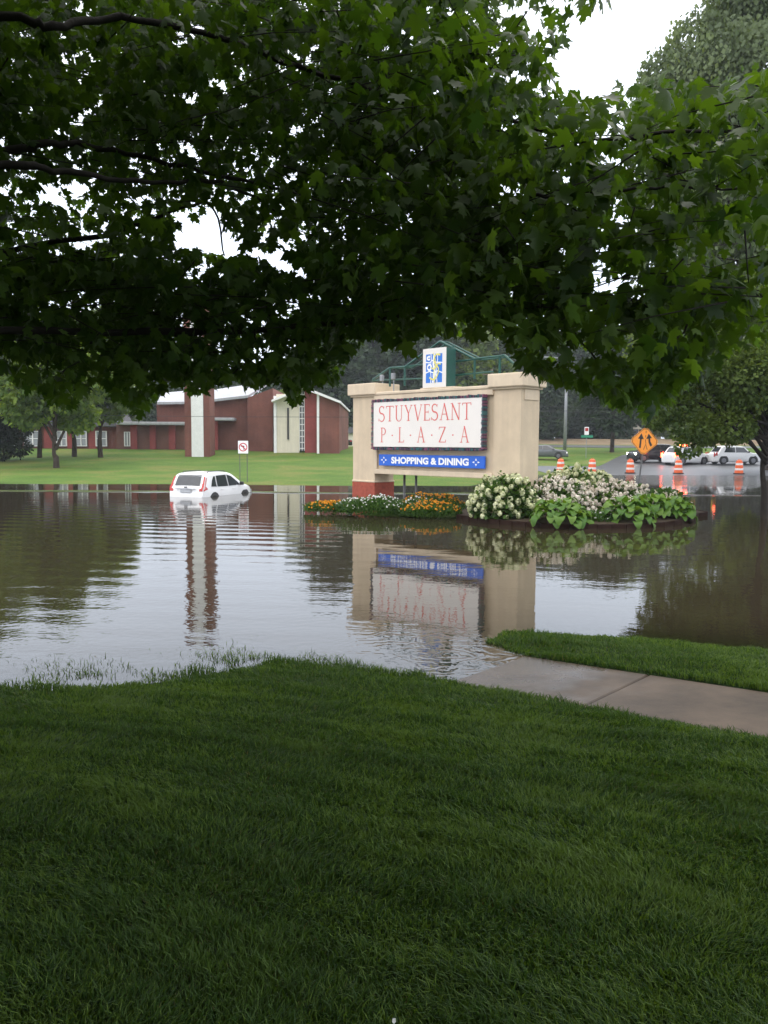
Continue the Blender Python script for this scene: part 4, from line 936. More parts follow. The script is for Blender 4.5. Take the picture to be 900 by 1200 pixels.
wire('span wire carrying the traffic lights', Vector((sL.x, 90, zt1+.1)), Vector((sR.x, 90, zt2+.1)), .05, .02)
# ------------------------------------------------------------------ foliage builders
def rand_rot(n, r, tip_dir, jit=.6):
    """frames (N,3,3): columns = side, tip, normal"""
    t = tip_dir+jit*r.normal(size=(n, 3)); t /= np.linalg.norm(t, axis=1, keepdims=True)
    nrm = np.array([0, 0, 1.0])+.55*r.normal(size=(n, 3)); sd_ = np.cross(t, nrm); sd_ /= np.linalg.norm(sd_, axis=1, keepdims=True)+1e-9
    nn = np.cross(sd_, t); return np.stack([sd_, t, nn], -1)
half = [(.02, .02), (.20, -.05), (.42, .02), (.30, .17), (.48, .25), (.50, .38), (.64, .58), (.38, .48), (.20, .50), (.28, .68), (.20, .78), (.09, .80), (0, 1.06)]
outl = half+[(-x, y) for x, y in half[-2::-1]]
LV = np.array([(0, .30, .0)]+[(x, y, -.22*abs(x)-.18*y*y) for x, y in outl]); LT = np.array([(0, i+1, i+2) for i in range(len(outl)-1)]+[(0, len(outl), 1)])
LV_S = np.array([(0, 0, 0), (.42, .45, -.05), (0, 1, -.1), (-.42, .45, -.05)]); LT_S = np.array([(0, 1, 2), (0, 2, 3)])
LV_C = np.array([(0, -.1, 0), (.5, .1, -.05), (.28, .42, 0), (.45, .75, -.1), (0, 1, -.05), (-.3, .7, 0), (-.5, .45, -.1), (-.35, .05, 0)]); LT_C = np.array([(0, 1, 2), (2, 3, 4), (4, 5, 6), (6, 7, 0), (0, 2, 4), (0, 4, 6)])
def scatter(name, V, T, pos, rot, size, mt, rnd, parent=None, kind='stuff'):
    n = len(pos); v = np.einsum('nij,kj->nki', rot, V)*size[:, None, None]+pos[:, None, :]
    tr = (np.arange(n)*len(V))[:, None, None]+T[None]
    me = np_mesh(name, v.reshape(-1, 3), tr.reshape(-1, 3), mt, rnd=np.repeat(rnd, len(V)))
    o = bpy.data.objects.new(name, me)
    if parent is not False: link(o, parent)
    if kind: o['kind'] = kind
    return o
def crown_pts(r, lobes, n, droop=0, inner=.55):
    L_ = np.array(lobes); w = L_[:, 3]**2; idx = r.choice(len(L_), n, p=w/w.sum())
    d = r.normal(size=(n, 3)); d /= np.linalg.norm(d, axis=1, keepdims=True)
    rad = inner+(1-inner)*r.random(n)**.5
    # break each lobe into tufts with dips between them
    k = np.sin(d[:, 0]*5+idx*1.7)*np.sin(d[:, 1]*6+idx)*np.sin(d[:, 2]*5+idx*.6)
    rad *= 1+.22*k+.07*r.normal(size=n)
    p = L_[idx, :3]+d*rad[:, None]*L_[idx, 3][:, None]*np.array([1, 1, .78])
    return p, d
def make_tree(name, label, x, y, height, spread, base, mt, seed, nleaf, lsize, trunk_r=.2, nlobes=12, bark='bark', droop=0.0, tmpl='C', group=None, fork=None, low=.35, zbase=None, shape=1.0, nlimb=9, lobes_px=None):
    r = np.random.default_rng(seed); rr = random.Random(seed)
    z0 = TZ(x, y) if zbase is None else zbase
    root = thing(name, label, 'tree', (x, y, z0), rr.uniform(0, 6), group)
    lobes = []
    for i in range(nlobes):
        t = (i+.5)/nlobes; h = base+(height-base)*(low*.2+(1-low*.2)*t)
        wd = spread*(math.sin(math.pi*min(1, (t*.80+.18)))**.7)*shape
        a = i*2.4+rr.uniform(-.4, .4); rd = wd*rr.uniform(.35, .75)
        sz = spread*rr.uniform(.34, .50)*(1-.35*t)
        lobes.append((math.cos(a)*rd, math.sin(a)*rd, h-sz*.3, sz))
    lobes.append((0, 0, height-spread*.30, spread*.30)); lobes.append((0, 0, (base+height)/2, spread*.5))
    if lobes_px:
        root.rotation_euler = (0, 0, 0); lobes = []
        for a_, b_, c_, dy in lobes_px:
            q_ = P(a_, b_, y+dy); lobes.append((q_.x-x, dy, q_.z-z0, c_*(y+dy)/F))
    m = MB(); th = base*1.0 if fork is None else fork
    m.tube(smooth_line([(0, 0, -.3), (rr.uniform(-.1, .1), rr.uniform(-.1, .1), th*.5), (rr.uniform(-.15, .15), rr.uniform(-.1, .1), th), (rr.uniform(-.3, .3), 0, height*.8)], 4),
           [trunk_r*(1.35 if i == 0 else 1)*(1-.75*i/12) for i in range(13)], 9)
    trunk = m.build('trunk', M[bark], root, True)
    m = MB()
    for i in range(nlimb):
        l = lobes[int(i*len(lobes)/nlimb) % len(lobes)]; s = Vector((0, 0, th*(.85)+(height*.35)*i/nlimb*(.8))); e = Vector(l[:3])
        mid = s.lerp(e, .5)+Vector((0, 0, (e-s).length*.12))
        m.tube(smooth_line([s, mid, e], 4), [trunk_r*.5*(1-.8*k/8) for k in range(9)], 6)
    m.build('limb', M[bark], root, True)
    p, d = crown_pts(r, lobes, nleaf)
    if droop: p[:, 2] -= droop*np.abs(r.normal(size=nleaf))*spread*.25; td = np.tile(np.array([0, 0, -1.0]), (nleaf, 1))+d*.25
    else: td = d*.8+np.array([0, 0, -.35])
    rot = rand_rot(nleaf, r, td, .45 if not droop else .25)
    V, T = {'C': (LV_C, LT_C), 'S': (LV_S, LT_S), 'W': (LV_S*np.array([.28, 1, 1]), LT_S)}[tmpl]
    sz = lsize*(.6+.8*r.random(nleaf))
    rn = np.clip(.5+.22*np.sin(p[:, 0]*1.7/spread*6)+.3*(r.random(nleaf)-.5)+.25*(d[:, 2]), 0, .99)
    scatter('crown', V, T, p, rot, sz, M[mt], rn, root); return root
# lawn trees on the left
def treepx(name, label, px, py, Y, **k):
    q = P(px, py, Y); return make_tree(name, label, q.x, Y, **k)
treepx('lawn_tree', 'yellow green tree with a forked trunk, nearest on the church lawn', 66, 552, 60, height=10.5, spread=4.2, base=3.6, mt='lawn_tree', seed=1, nleaf=16000, lsize=.26, trunk_r=.26, fork=1.6, group='trees on the church lawn')
treepx('lawn_tree', 'leafy tree with a dark trunk before the wing windows, leftmost of the back row', 46, 534, 72, height=9.5, spread=4.0, base=4.3, mt='lawn_tree', seed=2, nleaf=11000, lsize=.28, trunk_r=.24, fork=3, group='trees on the church lawn')
treepx('lawn_tree', 'leafy tree on the lawn, middle trunk of the back row by the wing windows', 87, 532, 74, height=10, spread=3.8, base=4.3, mt='lawn_tree', seed=3, nleaf=11000, lsize=.28, trunk_r=.26, fork=3, group='trees on the church lawn')
treepx('lawn_tree', 'leafy tree on the lawn, rightmost trunk of the back row by the brick wing', 118, 534, 73, height=9.0, spread=3.6, base=4.1, mt='lawn_tree', seed=4, nleaf=11000, lsize=.28, trunk_r=.25, fork=3, group='trees on the church lawn')
treepx('lawn_tree', 'tall pale green tree at the left edge above the dark evergreen', -25, 545, 64, height=13, spread=5.2, base=4.5, mt='lawn_tree', seed=5, nleaf=16000, lsize=.28, trunk_r=.3, fork=3, group='trees on the church lawn')
treepx('dark_evergreen', 'dark dense evergreen bush standing at the left edge of the lawn', 4, 538, 68, height=4.6, spread=2.4, base=.7, mt='dark_ever', seed=6, nleaf=9000, lsize=.2, trunk_r=.15, tmpl='S')
# trees on the right
q = P(896, 600, 25.5)
make_tree('standing_tree', 'dark leafy tree standing in the water at the right edge, crown over the road', q.x, 25.5, 8.2, 3.9, 2.8, 'mid_tree', 21, 60000, .11, .13, 16, 'bark_dark', fork=2.6, zbase=-.5, low=.1, nlimb=17, tmpl='S', lobes_px=[
    (765, 420, 30, .5), (758, 455, 22, 0), (775, 385, 34, .3), (770, 490, 16, -.2), (785, 440, 40, 0), (810, 395, 45, 0), (790, 474, 26, -.3), (815, 500, 26, -.4), (806, 524, 15, -.5), (838, 470, 40, .6), (848, 420, 46, -.4), (830, 505, 22, .4), (858, 500, 26, -.6),
    (880, 440, 48, -.8), (900, 395, 55, .3), (885, 480, 30, .9), (935, 440, 60, 0), (950, 500, 36, .4), (980, 420, 55, .2), (905, 350, 50, 0), (850, 370, 38, .5), (955, 360, 60, .6), (1000, 480, 36, 0)])
q = P(940, 560, 46)
make_tree('weeping_tree', 'huge grey green tree with drooping foliage towering at the right', q.x, 46, 27.5, 10.0, 5.0, 'willow', 22, 130000, .24, .5, 26, 'bark', droop=.12, tmpl='S', fork=5, nlimb=20, lobes_px=[
    (815, 92, 48, 0), (785, 82, 34, 1), (822, 42, 38, .5), (765, 105, 24, 0), (770, 135, 34, -.5), (880, -20, 45, .5), (860, 70, 55, -1), (868, 20, 45, 1), (910, 0, 60, 0), (960, -40, 70, 0), (780, 110, 30, .5), (800, 160, 55, -1), (850, 140, 60, 1.5), (900, 90, 70, -1.5), (790, 230, 55, 1), (840, 220, 60, -2), (900, 180, 75, 1),
    (790, 300, 50, 0), (840, 310, 60, 2), (900, 280, 75, -2), (810, 370, 50, -1), (870, 380, 60, 1.5), (930, 370, 70, -1), (970, 250, 80, 1), (980, 120, 90, 0), (1040, 40, 80, 1), (1060, 200, 90, -2), (1040, 330, 80, 0), (1080, 400, 60, 1), (980, 440, 50, 0), (800, 430, 35, 1)])
q = P(912, 560, 70)
make_tree('round_tree', 'round crowned green tree behind the drooping tree at the right', q.x, 72, 17, 6.5, 4.5, 'mid_tree', 23, 16000, .36, .3, 12, fork=4)
q = P(717, 527, 100)
make_tree('verge_tree', 'lone dark tree with a straight trunk on the grass island across the road', q.x, 100, 13.5, 5.5, 4.6, 'far_tree', 24, 12000, .34, .3, 12, fork=4.5)
# background trees
protos = []
def far_tree(i, px, Y, H, var):
    q = P(px, 520, Y); z = TZ(q.x, Y)-.2
    if var in fprot:
        o = copy_tree(fprot[var]); o.location = (q.x, Y, z)
    else:
        rr = random.Random(var); o = make_tree('background_tree', 'x', q.x, Y, 20, 7.2, 2.0, 'far_tree' if var != 3 else 'mid_tree', 100+var, 9000, .62, .38, 14+var, zbase=z, group='tall trees behind the church and road', low=.1); fprot[var] = o
    s = H/20; o.scale = (s*random.uniform(.9, 1.15), s*random.uniform(.9, 1.15), s); o.rotation_euler = (0, 0, random.uniform(0, 6)); o['label'] = 'dark green tree in the tall belt '+('behind the church and its lawn' if px < 400 else 'behind the monument sign' if px < 640 else 'beyond the far road at the right')
fprot = {}; i = 0
for px in range(-140, 1060, 38):
    Y = random.uniform(125, 150) if px < 600 else random.uniform(150, 175)
    if px < 160: H = random.uniform(15, 19)
    elif px < 360: H = random.uniform(10, 12.5)
    elif px < 420: H = random.uniform(19, 22)
    elif px < 700: H = random.uniform(18, 23)
    else: H = random.uniform(19, 24)
    far_tree(i, px+random.uniform(-10, 10), Y, H, i % 5); i += 1
for px in range(-120, 1060, 62):
    far_tree(i, px+random.uniform(-14, 14), random.uniform(190, 230), random.uniform(15, 20) if 150 < px < 370 else random.uniform(26, 31), (i*3) % 5); i += 1
for px in (430, 470, 520, 560, 640, 690, 735, 790):
    far_tree(i, px, random.uniform(136, 150), random.uniform(13, 17), (i*2) % 5); i += 1
# ------------------------------------------------------------------ flower bed
front = [G(535, 608), G(560, 612), G(600, 616), (G(650, 619)), G(700, 620), G(750, 619), G(790, 616), G(812, 611), G(819, 606)]
back_ = [Vector((10.6, 26.5, 0)), Vector((10.2, 28.6, 0)), Vector((7.5, 30.0, 0)), Vector((4.5, 29.3, 0)), Vector((2.6, 27.2, 0))]
loop = [Vector((p.x, p.y, 0)) for p in front]+back_
bed = bpy.data.objects.new('bed_edging', None); link(bed); tag(bed, 'curved dark timber edging round the raised flower bed', 'edging')
ctr = sum(loop, Vector())/len(loop)
lp_ = smooth_line(loop+[loop[0]], 3)
for a, b in zip(lp_[:-1], lp_[1:]):
    d = (b-a); l = d.length; d.normalize(); nrm = Vector((-d.y, d.x, 0)); m = MB(); hz = .13+random.uniform(-.008, .008)
    a2, b2 = a+d*.01, b-d*.01
    m.prism([a2+Vector((0, 0, -.6)), b2+Vector((0, 0, -.6)), b2+nrm*.09+Vector((0, 0, -.6)), a2+nrm*.09+Vector((0, 0, -.6))], (0, 0, .6+hz)); m.build('board', M['timber'], bed)
soil = MB(); n = len(lp_)-1
soil.add([p.lerp(ctr, .01)+Vector((0, 0, .11)) for p in lp_[:-1]]+[p.lerp(ctr, .4)+Vector((0, 0, .22)) for p in lp_[:-1]]+[ctr+Vector((0, 0, .28))],
    [(i, (i+1) % n, n+(i+1) % n, n+i) for i in range(n)]+[(n+i, n+(i+1) % n, 2*n) for i in range(n)])
tag(soil.build('bed_soil', M['soil'], None, True), kind='structure')
def dome(r, n, c, rad, lo=0.0):
    d = r.normal(size=(n, 3)); d[:, 2] = np.abs(d[:, 2]); d /= np.linalg.norm(d, axis=1, keepdims=True)
    f = 1+.10*np.sin(d[:, 0]*9+c[0])*np.sin(d[:, 1]*8)+.05*r.normal(size=n)
    return np.array(c)+d*np.array(rad)*f[:, None], d
def shrub(label, px, Y, z, rad, petal, seed, nb, nl, bsz):
    r = np.random.default_rng(seed); q = P(px, 600, Y); root = thing('hydrangea', label, 'shrub', (q.x, Y, z))
    p, d = dome(r, nl, (0, 0, .05), rad); p = p*(.45+.52*r.random(nl)**.4)[:, None]
    scatter('foliage', LV_S, LT_S, p, rand_rot(nl, r, d+np.array([0, 0, -.2]), .5), .13*(.7+.6*r.random(nl)), M['hydr_leaf'], r.random(nl)*.98, root)
    m = MB()
    for k in range(14):
        a = r.random()*6.28; rr = r.random()*.6; m.tube([(0.1*math.cos(a), .1*math.sin(a), -.2), (rad[0]*rr*math.cos(a), rad[1]*rr*math.sin(a), rad[2]*.85)], .012, 5)
    m.build('stem', M['bark'], root)
    c, dd = dome(r, nb, (0, 0, .04), rad); c *= (.9+.16*r.random(nb))[:, None]; c[:, 2] = np.maximum(c[:, 2], .04)
    K = 34; q_ = r.normal(size=(nb, K, 3)); q_ /= np.linalg.norm(q_, axis=2, keepdims=True)
    s = bsz*(.65+.7*r.random(nb)); pos = c[:, None, :]+q_*s[:, None, None]*np.array([.8, .8, 1.0])*(.8+.3*r.random((nb, K, 1)))
    pos = pos.reshape(-1, 3); dirs = q_.reshape(-1, 3); t = np.cross(dirs, r.normal(size=dirs.shape)); t /= np.linalg.norm(t, axis=1, keepdims=True)
    rot = np.stack([np.cross(t, dirs), t, dirs], -1)
    Vq = np.array([(-.5, -.5, 0), (.5, -.5, .05), (.5, .5, 0), (-.5, .5, .05)]); Tq = np.array([(0, 1, 2), (0, 2, 3)])
    rn = np.repeat(r.random(nb)*.6, K)+.38*r.random(nb*K)
    scatter('blossoms', Vq, Tq, pos, rot, np.repeat(s, K)*.62, M[petal], rn, root); return root
shrub('full hydrangea covered in cream snowball blooms, leftmost in the raised bed', 592, 23.9, .14, (1.02, .82, 1.14), 'hydr_cream', 31, 230, 3200, .082)
shrub('tall cream hydrangea rising highest at the back of the bed', 676, 27.6, .2, (1.45, 1.0, 1.18), 'hydr_cream', 32, 420, 3600, .092)
shrub('hydrangea with small pinkish white blooms in the middle of the bed', 650, 24.5, .2, (1.15, .9, .98), 'hydr_pink', 33, 520, 3000, .064)
shrub('low hydrangea with pinkish white blooms right of the middle', 718, 25.6, .2, (1.5, .9, .84), 'hydr_pink', 34, 560, 3000, .062)
shrub('green shrub with few faded blooms at the right back of the bed', 775, 25.6, .2, (.9, .8, .62), 'hydr_pink', 35, 30, 2200, .05)
# hosta: big separate leaves
def leaf_mesh(nm, L_, Wd, arch):
    m = MB(); N = 7; rows = []
    for i in range(N):
        t = i/(N-1); w = Wd*math.sin(math.pi*min(1, t**.8*.95+.03))**.45*.5; x = L_*t; z = arch*math.sin(t*math.pi*.75)*L_-.25*L_*t*t*t
        rows.append([(x-.06*abs(k)*L_, w*k, z+.10*abs(k)**1.5*w*2) for k in (-1, -.5, 0, .5, 1)])
    vs = [p for r_ in rows for p in r_]; m.add(vs, [(i*5+j, i*5+5+j, i*5+6+j, i*5+1+j) for i in range(N-1) for j in range(4)])
    o = m.build(nm, M['hosta'], None, True); me = o.data; bpy.data.objects.remove(o); return me
hl = [leaf_mesh('leaf', .30, .27, .34), leaf_mesh('leaf', .27, .25, .2), leaf_mesh('leaf', .32, .26, .45)]
def hosta(label, px, Y, z, sc, n, seed, nf=5):
    rr = random.Random(seed); q = P(px, 605, Y); root = thing('hosta', label, 'plant', (q.x, Y, z))
    for i in range(n):
        t = i/n; a = i*2.399+rr.uniform(-.3, .3); rad = (.10+.50*(1-t)**.7)*sc; h = (.06+.46*t**.8)*sc+rr.uniform(-.03, .03); pit = -.75*(1-t)**1.2-.1+rr.uniform(-.2, .2)
        o = bpy.data.objects.new('leaf', rr.choice(hl)); link(o, root); o.location = (rad*math.cos(a), rad*math.sin(a), h)
        o.rotation_euler = Matrix.Rotation(a, 3, 'Z').__matmul__(Matrix.Rotation(-pit-.15, 3, 'Y')).__matmul__(Matrix.Rotation(rr.uniform(-.4, .4), 3, 'X')).to_euler()
        s = sc*rr.uniform(.75, 1.15); o.scale = (s, s, s)
    m = MB()
    for i in range(n):
        a = i*2.399; m.tube([(0, 0, -.05), (.2*sc*math.cos(a), .2*sc*math.sin(a), .25*sc)], .008, 4)
    m.build('stalks', M['hosta'], root)
    m = MB()
    for k in range(nf):
        a = rr.uniform(0, 6.28); x, y = .3*sc*math.cos(a), .3*sc*math.sin(a); m.tube([(x*.3, y*.3, .2*sc), (x, y, .72*sc)], .006, 4)
        for j in range(6): m.tube([(x, y, (.58+.03*j)*sc), (x+rr.uniform(-.05, .05), y+rr.uniform(-.05, .05), (.57+.03*j)*sc)], [.006, .02], 4)
    m.build('flower_spikes', M['hydr_pink'], root)
hosta('bright green hosta spilling over the front edging, left of the two big clumps', 657, 22.5, .10, 1.12, 84, 41)
hosta('bright green hosta right of the white shrubs, front of the bed', 735, 22.9, .12, 1.05, 80, 42)
hosta('bright green hosta at the right end of the bed', 784, 24.2, .12, 1.02, 72, 43)
hosta('bright green hosta partly behind the others near the middle right of the bed', 762, 23.9, .22, 1.0, 66, 44)
# marigolds and daisies
def clump(name, label, px, Y, rad, petal, seed, nfl, nl, fsz, cat='flowers'):
    r = np.random.default_rng(seed); q = P(px, 600, Y); root = thing(name, label, cat, (q.x, Y, 0.0))
    u = r.random(nl)*6.283; rr = np.sqrt(r.random(nl)); x, y = np.cos(u)*rr*rad[0], np.sin(u)*rr*rad[1]
    top = rad[2]*(1-.45*rr**3)*(.88+.18*wob(x*3+seed, y*3, 1.4))
    z = top*(.15+.8*r.random(nl)); td = np.stack([np.cos(u)*.4, np.sin(u)*.4, np.ones(nl)*.9], 1)
    scatter('foliage', LV_S*np.array([.42, 1, 1]), LT_S, np.stack([x, y, z], 1), rand_rot(nl, r, td, .45), .12*(.6+.7*r.random(nl)), M['bed_leaf'], r.random(nl)*.98, root)
    u = r.random(nfl)*6.283; rr = np.sqrt(r.random(nfl)); x, y = np.cos(u)*rr*rad[0], np.sin(u)*rr*rad[1]
    top = rad[2]*(1-.45*rr**3)*(.92+.18*wob(x*3+seed, y*3, 1.4))*(1-.35*r.random(nfl)**2.2*(rr > .5))+.02
    c = np.stack([x, y, top], 1); K = 9; q_ = r.normal(size=(nfl, K, 3)); q_[:, :, 2] = np.abs(q_[:, :, 2])*.8; q_ /= np.linalg.norm(q_, axis=2, keepdims=True)
    s = fsz*(.7+.6*r.random(nfl)); pos = (c[:, None, :]+q_*s[:, None, None]*.55).reshape(-1, 3)
    t = np.cross(q_.reshape(-1, 3), r.normal(size=(nfl*K, 3))); t /= np.linalg.norm(t, axis=1, keepdims=True); dn = q_.reshape(-1, 3)
    scatter('blossoms', np.array([(-.5, -.5, 0), (.5, -.5, .05), (.5, .5, 0), (-.5, .5, .05)]), np.array([(0, 1, 2), (0, 2, 3)]), pos, np.stack([np.cross(t, dn), t, dn], -1), np.repeat(s, K)*.9, M[petal], np.repeat(r.random(nfl)*.95, K), root)
    return root
clump('marigolds', 'orange marigolds at the far left tip of the flooded bed', 387, 26.4, (.85, .65, .42), 'marigold', 51, 170, 1900, .038)
clump('daisies', 'white daisies on dense green leaves in front of the left pillar', 438, 25.9, (1.22, .9, .62), 'daisy', 52, 190, 5600, .034)
clump('marigolds', 'orange marigolds right of the white daisies, front of the bed', 505, 25.2, (.95, .75, .48), 'marigold', 53, 190, 2900, .038)
clump('marigolds', 'orange marigolds behind, in the strip just below the sign wall', 505, 27.1, (1.15, .6, .62), 'marigold', 54, 230, 2400, .038)
clump('daisies', 'small sparse white daisies between the two orange drifts', 490, 26.2, (.5, .3, .58), 'daisy', 55, 24, 700, .04)
clump('ground_cover', 'low sparse greenery with tiny white flowers between the big hostas', 698, 22.9, (.7, .5, .42), 'daisy', 56, 30, 1300, .03)
# ------------------------------------------------------------------ the near maple overhead
maple = thing('maple_tree', 'big dark maple whose branches and leaves hang over the top of the view', 'tree', (-5.0, 3.6, TZ(-5.0, 3.6)))
ML = maple.location.copy()
def lc(p): return Vector(p)-ML
m = MB(); m.tube(smooth_line([(0, 0, -.3), (.05, .1, 1.2), (.1, 0, 2.6), (.5, .4, 5.5), (.9, .6, 9)], 4), [.46, .38, .34, .32, .31, .30, .29, .28, .27, .26, .24, .21, .18, .15, .12, .10, .08], 14); m.build('trunk', M['bark_dark'], maple, True)
def limb(pts, r0, r1, k=6):
    sp = smooth_line([lc(p) for p in pts], k); n = len(sp)
    sp = [p+Vector((random.uniform(-.012, .012), random.uniform(-.012, .012), random.uniform(-.015, .015))) for p in sp]
    MB().tube(sp, [(r0+(r1-r0)*i/(n-1))*random.uniform(.92, 1.1) for i in range(n)], 8).build('branch', M['bark_dark'], maple, True)
T0_ = ML+Vector((.1, .05, 2.3)); T1_ = ML+Vector((.3, .2, 3.8)); T2_ = ML+Vector((.5, .4, 5.4))
limb([T0_, P(-40, 388, 5.6), P(120, 388, 6.0), P(270, 390, 6.3), P(420, 375, 6.3), P(560, 362, 6.0), P(650, 357, 5.6), P(760, 352, 5.4), P(900, 345, 5.3), P(1010, 338, 5.3)], .030, .008)
limb([T0_+Vector((0, 0, .3)), P(-40, 200, 4.9), P(60, 200, 5.2), P(160, 212, 5.6), P(260, 215, 6), P(330, 250, 6.4)], .030, .008)
limb([T0_+Vector((0, 0, .5)), P(-40, 182, 5.4), P(55, 170, 5.6), P(100, 170, 5.8), P(200, 192, 6.2), P(300, 215, 6.8), P(420, 240, 7.4), P(540, 250, 7.6)], .032, .008)
limb([T1_, P(-40, 20, 5.0), P(60, 30, 5.2), P(140, 20, 5.6), P(260, 45, 6.1), P(400, 95, 6.4), P(510, 126, 6.3), P(600, 142, 6.0), P(690, 162, 5.8), P(800, 155, 5.6), P(900, 150, 5.6)], .030, .010)
limb([P(508, 126, 6.3), P(560, 145, 6.2), P(620, 165, 6.2), P(690, 178, 6.2)], .014, .006)
limb([P(508, 128, 6.3), P(550, 165, 6.4), P(600, 190, 6.4)], .010, .004)
limb([P(-40, 300, 6.5), P(120, 275, 6.8), P(180, 255, 6.9), P(245, 240, 7.0), P(262, 300, 7.1)], .025, .006)
limb([P(620, 230, 5.2), P(700, 224, 5.1), P(800, 220, 5.0), P(880, 222, 5.0)], .012, .006)
limb([P(640, 357, 5.6), P(680, 400, 5.5), P(720, 440, 5.5)], .010, .004)
limb([P(820, 350, 5.3), P(800, 390, 5.3), P(775, 420, 5.2)], .010, .004)
limb([P(300, 389, 6.3), P(290, 420, 6.4), P(260, 450, 6.5)], .010, .003)
limb([P(120, 388, 6.0), P(90, 420, 6.2), P(60, 450, 6.4)], .010, .003)
limb([T1_, ML+Vector((2, -2, 4.6)), ML+Vector((4.5, -4, 5.6)), ML+Vector((7, -5, 6.5))], .12, .03)
limb([T2_, ML+Vector((3, 1, 7)), ML+Vector((6, 1.5, 8)), ML+Vector((9, 1.0, 8.2))], .12, .03)
limb([T1_, ML+Vector((-2, 1, 5)), ML+Vector((-4, 2, 6.5))], .1, .03)
limb([T2_, ML+Vector((0, -2.5, 7)), ML+Vector((1, -5, 8))], .1, .03)
# canopy outline seen from the spot (lower fringe by bearing), openings
bx_ = [-80, 0, 30, 55, 80, 105, 125, 150, 168, 185, 198, 212, 240, 258, 275, 300, 328, 340, 352, 372, 385, 398, 408, 430, 470, 500, 540, 575, 598, 618, 650, 690, 720, 748, 770, 800, 830, 860, 900, 980]
by_ = [420, 428, 452, 460, 472, 448, 452, 478, 482, 462, 428, 450, 462, 440, 442, 452, 440, 466, 470, 440, 450, 446, 414, 392, 402, 388, 392, 390, 404, 432, 446, 452, 470, 476, 486, 446, 430, 405, 400, 400]
def inpoly(x, y, poly):
    poly = np.array(poly, float); return sdf(x, y, poly)
OPEN = [[(652, 92), (655, 60), (690, 22), (735, -5), (742, -200), (1000, -200), (1000, 60), (880, 70), (800, 88), (760, 78), (735, 88), (715, 84), (700, 110), (668, 100)]]
HOLES = [[(193, 268), (215, 258), (250, 236), (268, 262), (285, 285), (325, 292), (362, 305), (366, 328), (338, 322), (300, 300), (262, 300), (232, 292), (205, 292)],
         [(45, 208), (58, 206), (75, 232), (70, 245), (50, 232)], [(92, 226), (114, 232), (112, 246), (96, 240)], [(70, 168), (98, 172), (96, 186), (78, 182)], [(238, 76), (262, 80), (272, 106), (258, 108), (242, 96)],
         [(500, 80), (512, 84), (520, 112), (506, 112)], [(484, -5), (512, -5), (510, 20), (488, 14)], [(628, 122), (642, 126), (640, 138), (630, 138)], [(634, 152), (664, 158), (668, 172), (640, 166)],
         [(565, 188), (580, 186), (580, 196), (568, 197)], [(150, 258), (160, 262), (156, 280), (148, 278)], [(280, 112), (292, 112), (292, 126), (282, 126)], [(20, 30), (40, 26), (44, 40), (26, 44)], [(66, 34), (78, 36), (78, 48), (70, 50)]]
r = np.random.default_rng(77)
TW = []
def spray_leaves(nsp, zone):
    out_p, out_s = [], []
    (x0, x1), (y0, y1), (Ya, Yb), per = zone
    px = r.uniform(x0, x1, nsp); py = r.uniform(y0, y1, nsp); Y = r.uniform(Ya, Yb, nsp)
    cs = np.array([P(a, b, c) for a, b, c in zip(px, py, Y)])
    az = r.random(nsp)*2*np.pi; ln = r.uniform(.25, .6, nsp)
    d = np.stack([np.cos(az), np.sin(az)*.8, -.25+.25*r.random(nsp)], 1)
    TW.extend((tuple(c-d_*l), tuple(c+d_*l)) for c, d_, l in zip(cs, d, ln))
    for k in range(per):
        t = r.random(nsp)*2-1; out_p.append(cs+d*(t*ln)[:, None]+r.normal(size=(nsp, 3))*np.array([.09, .09, .07]))
    return np.concatenate(out_p)
pts = np.concatenate([spray_leaves(1150, ((-60, 560), (-60, 480), (5.6, 8.6), 14)), spray_leaves(310, ((420, 960), (-40, 480), (4.9, 7.6), 14)), spray_leaves(230, ((560, 960), (100, 470), (4.6, 6.2), 12)),
                      spray_leaves(180, ((100, 420), (20, 400), (6.8, 8.8), 14)), spray_leaves(300, ((-60, 420), (300, 485), (5.8, 7.6), 12)), spray_leaves(110, ((440, 660), (60, 400), (5.2, 7.6), 12)), spray_leaves(260, ((-60, 480), (-60, 170), (5.6, 8.6), 13)), spray_leaves(420, ((-60, 600), (-60, 400), (7.2, 9.3), 14))])
px, py, dp = proj(pts)
bot = np.interp(px, bx_, by_)
keep = (py < bot-5+7*r.random(len(px)))
thin = (py > bot-55) & (r.random(len(px)) < .10); keep &= ~thin
for o in OPEN:
    sdv = inpoly(px, py, o); keep &= sdv < -12+8*r.random(len(px))
for o in HOLES:
    sdv = inpoly(px, py, o); keep &= sdv < -2+6*r.random(len(px))
keep &= ~((r.random(len(px)) < .33) & (px < 330) & (py > 150) & (py < 300))
keep &= ~((r.random(len(px)) < .55) & (px > 690) & (py > 275) & (py < 340) & (wob(px/60, py/25, 1) > -.3))
keep &= ~((r.random(len(px)) < .8) & (wob(px/26, py/19, 1, 3) > .52) & (py < bot-60))
pts = pts[keep]; px = px[keep]; py = py[keep]; dp = dp[keep]
n = len(pts); az = r.random(n)*2*np.pi
td = np.stack([np.cos(az)*.65, np.sin(az)*.65, -.35-.75*r.random(n)], 1); rot = rand_rot(n, r, td, .22)
size = np.where(px < 450, .095, .115)*(.5+.8*r.random(n))
rot[:, :, 0] *= r.uniform(.75, 1.1, n)[:, None]; rot[:, :, 2] *= r.uniform(-.6, 2.6, n)[:, None]
rn = np.clip(.12+.45*r.random(n)+.40*np.clip((px-420)/350, 0, 1)*r.random(n)+.12*(wob(px/90, py/70, 1)), 0, .98)  # leaf tint shifted lighter towards the right, painting in the brighter light there
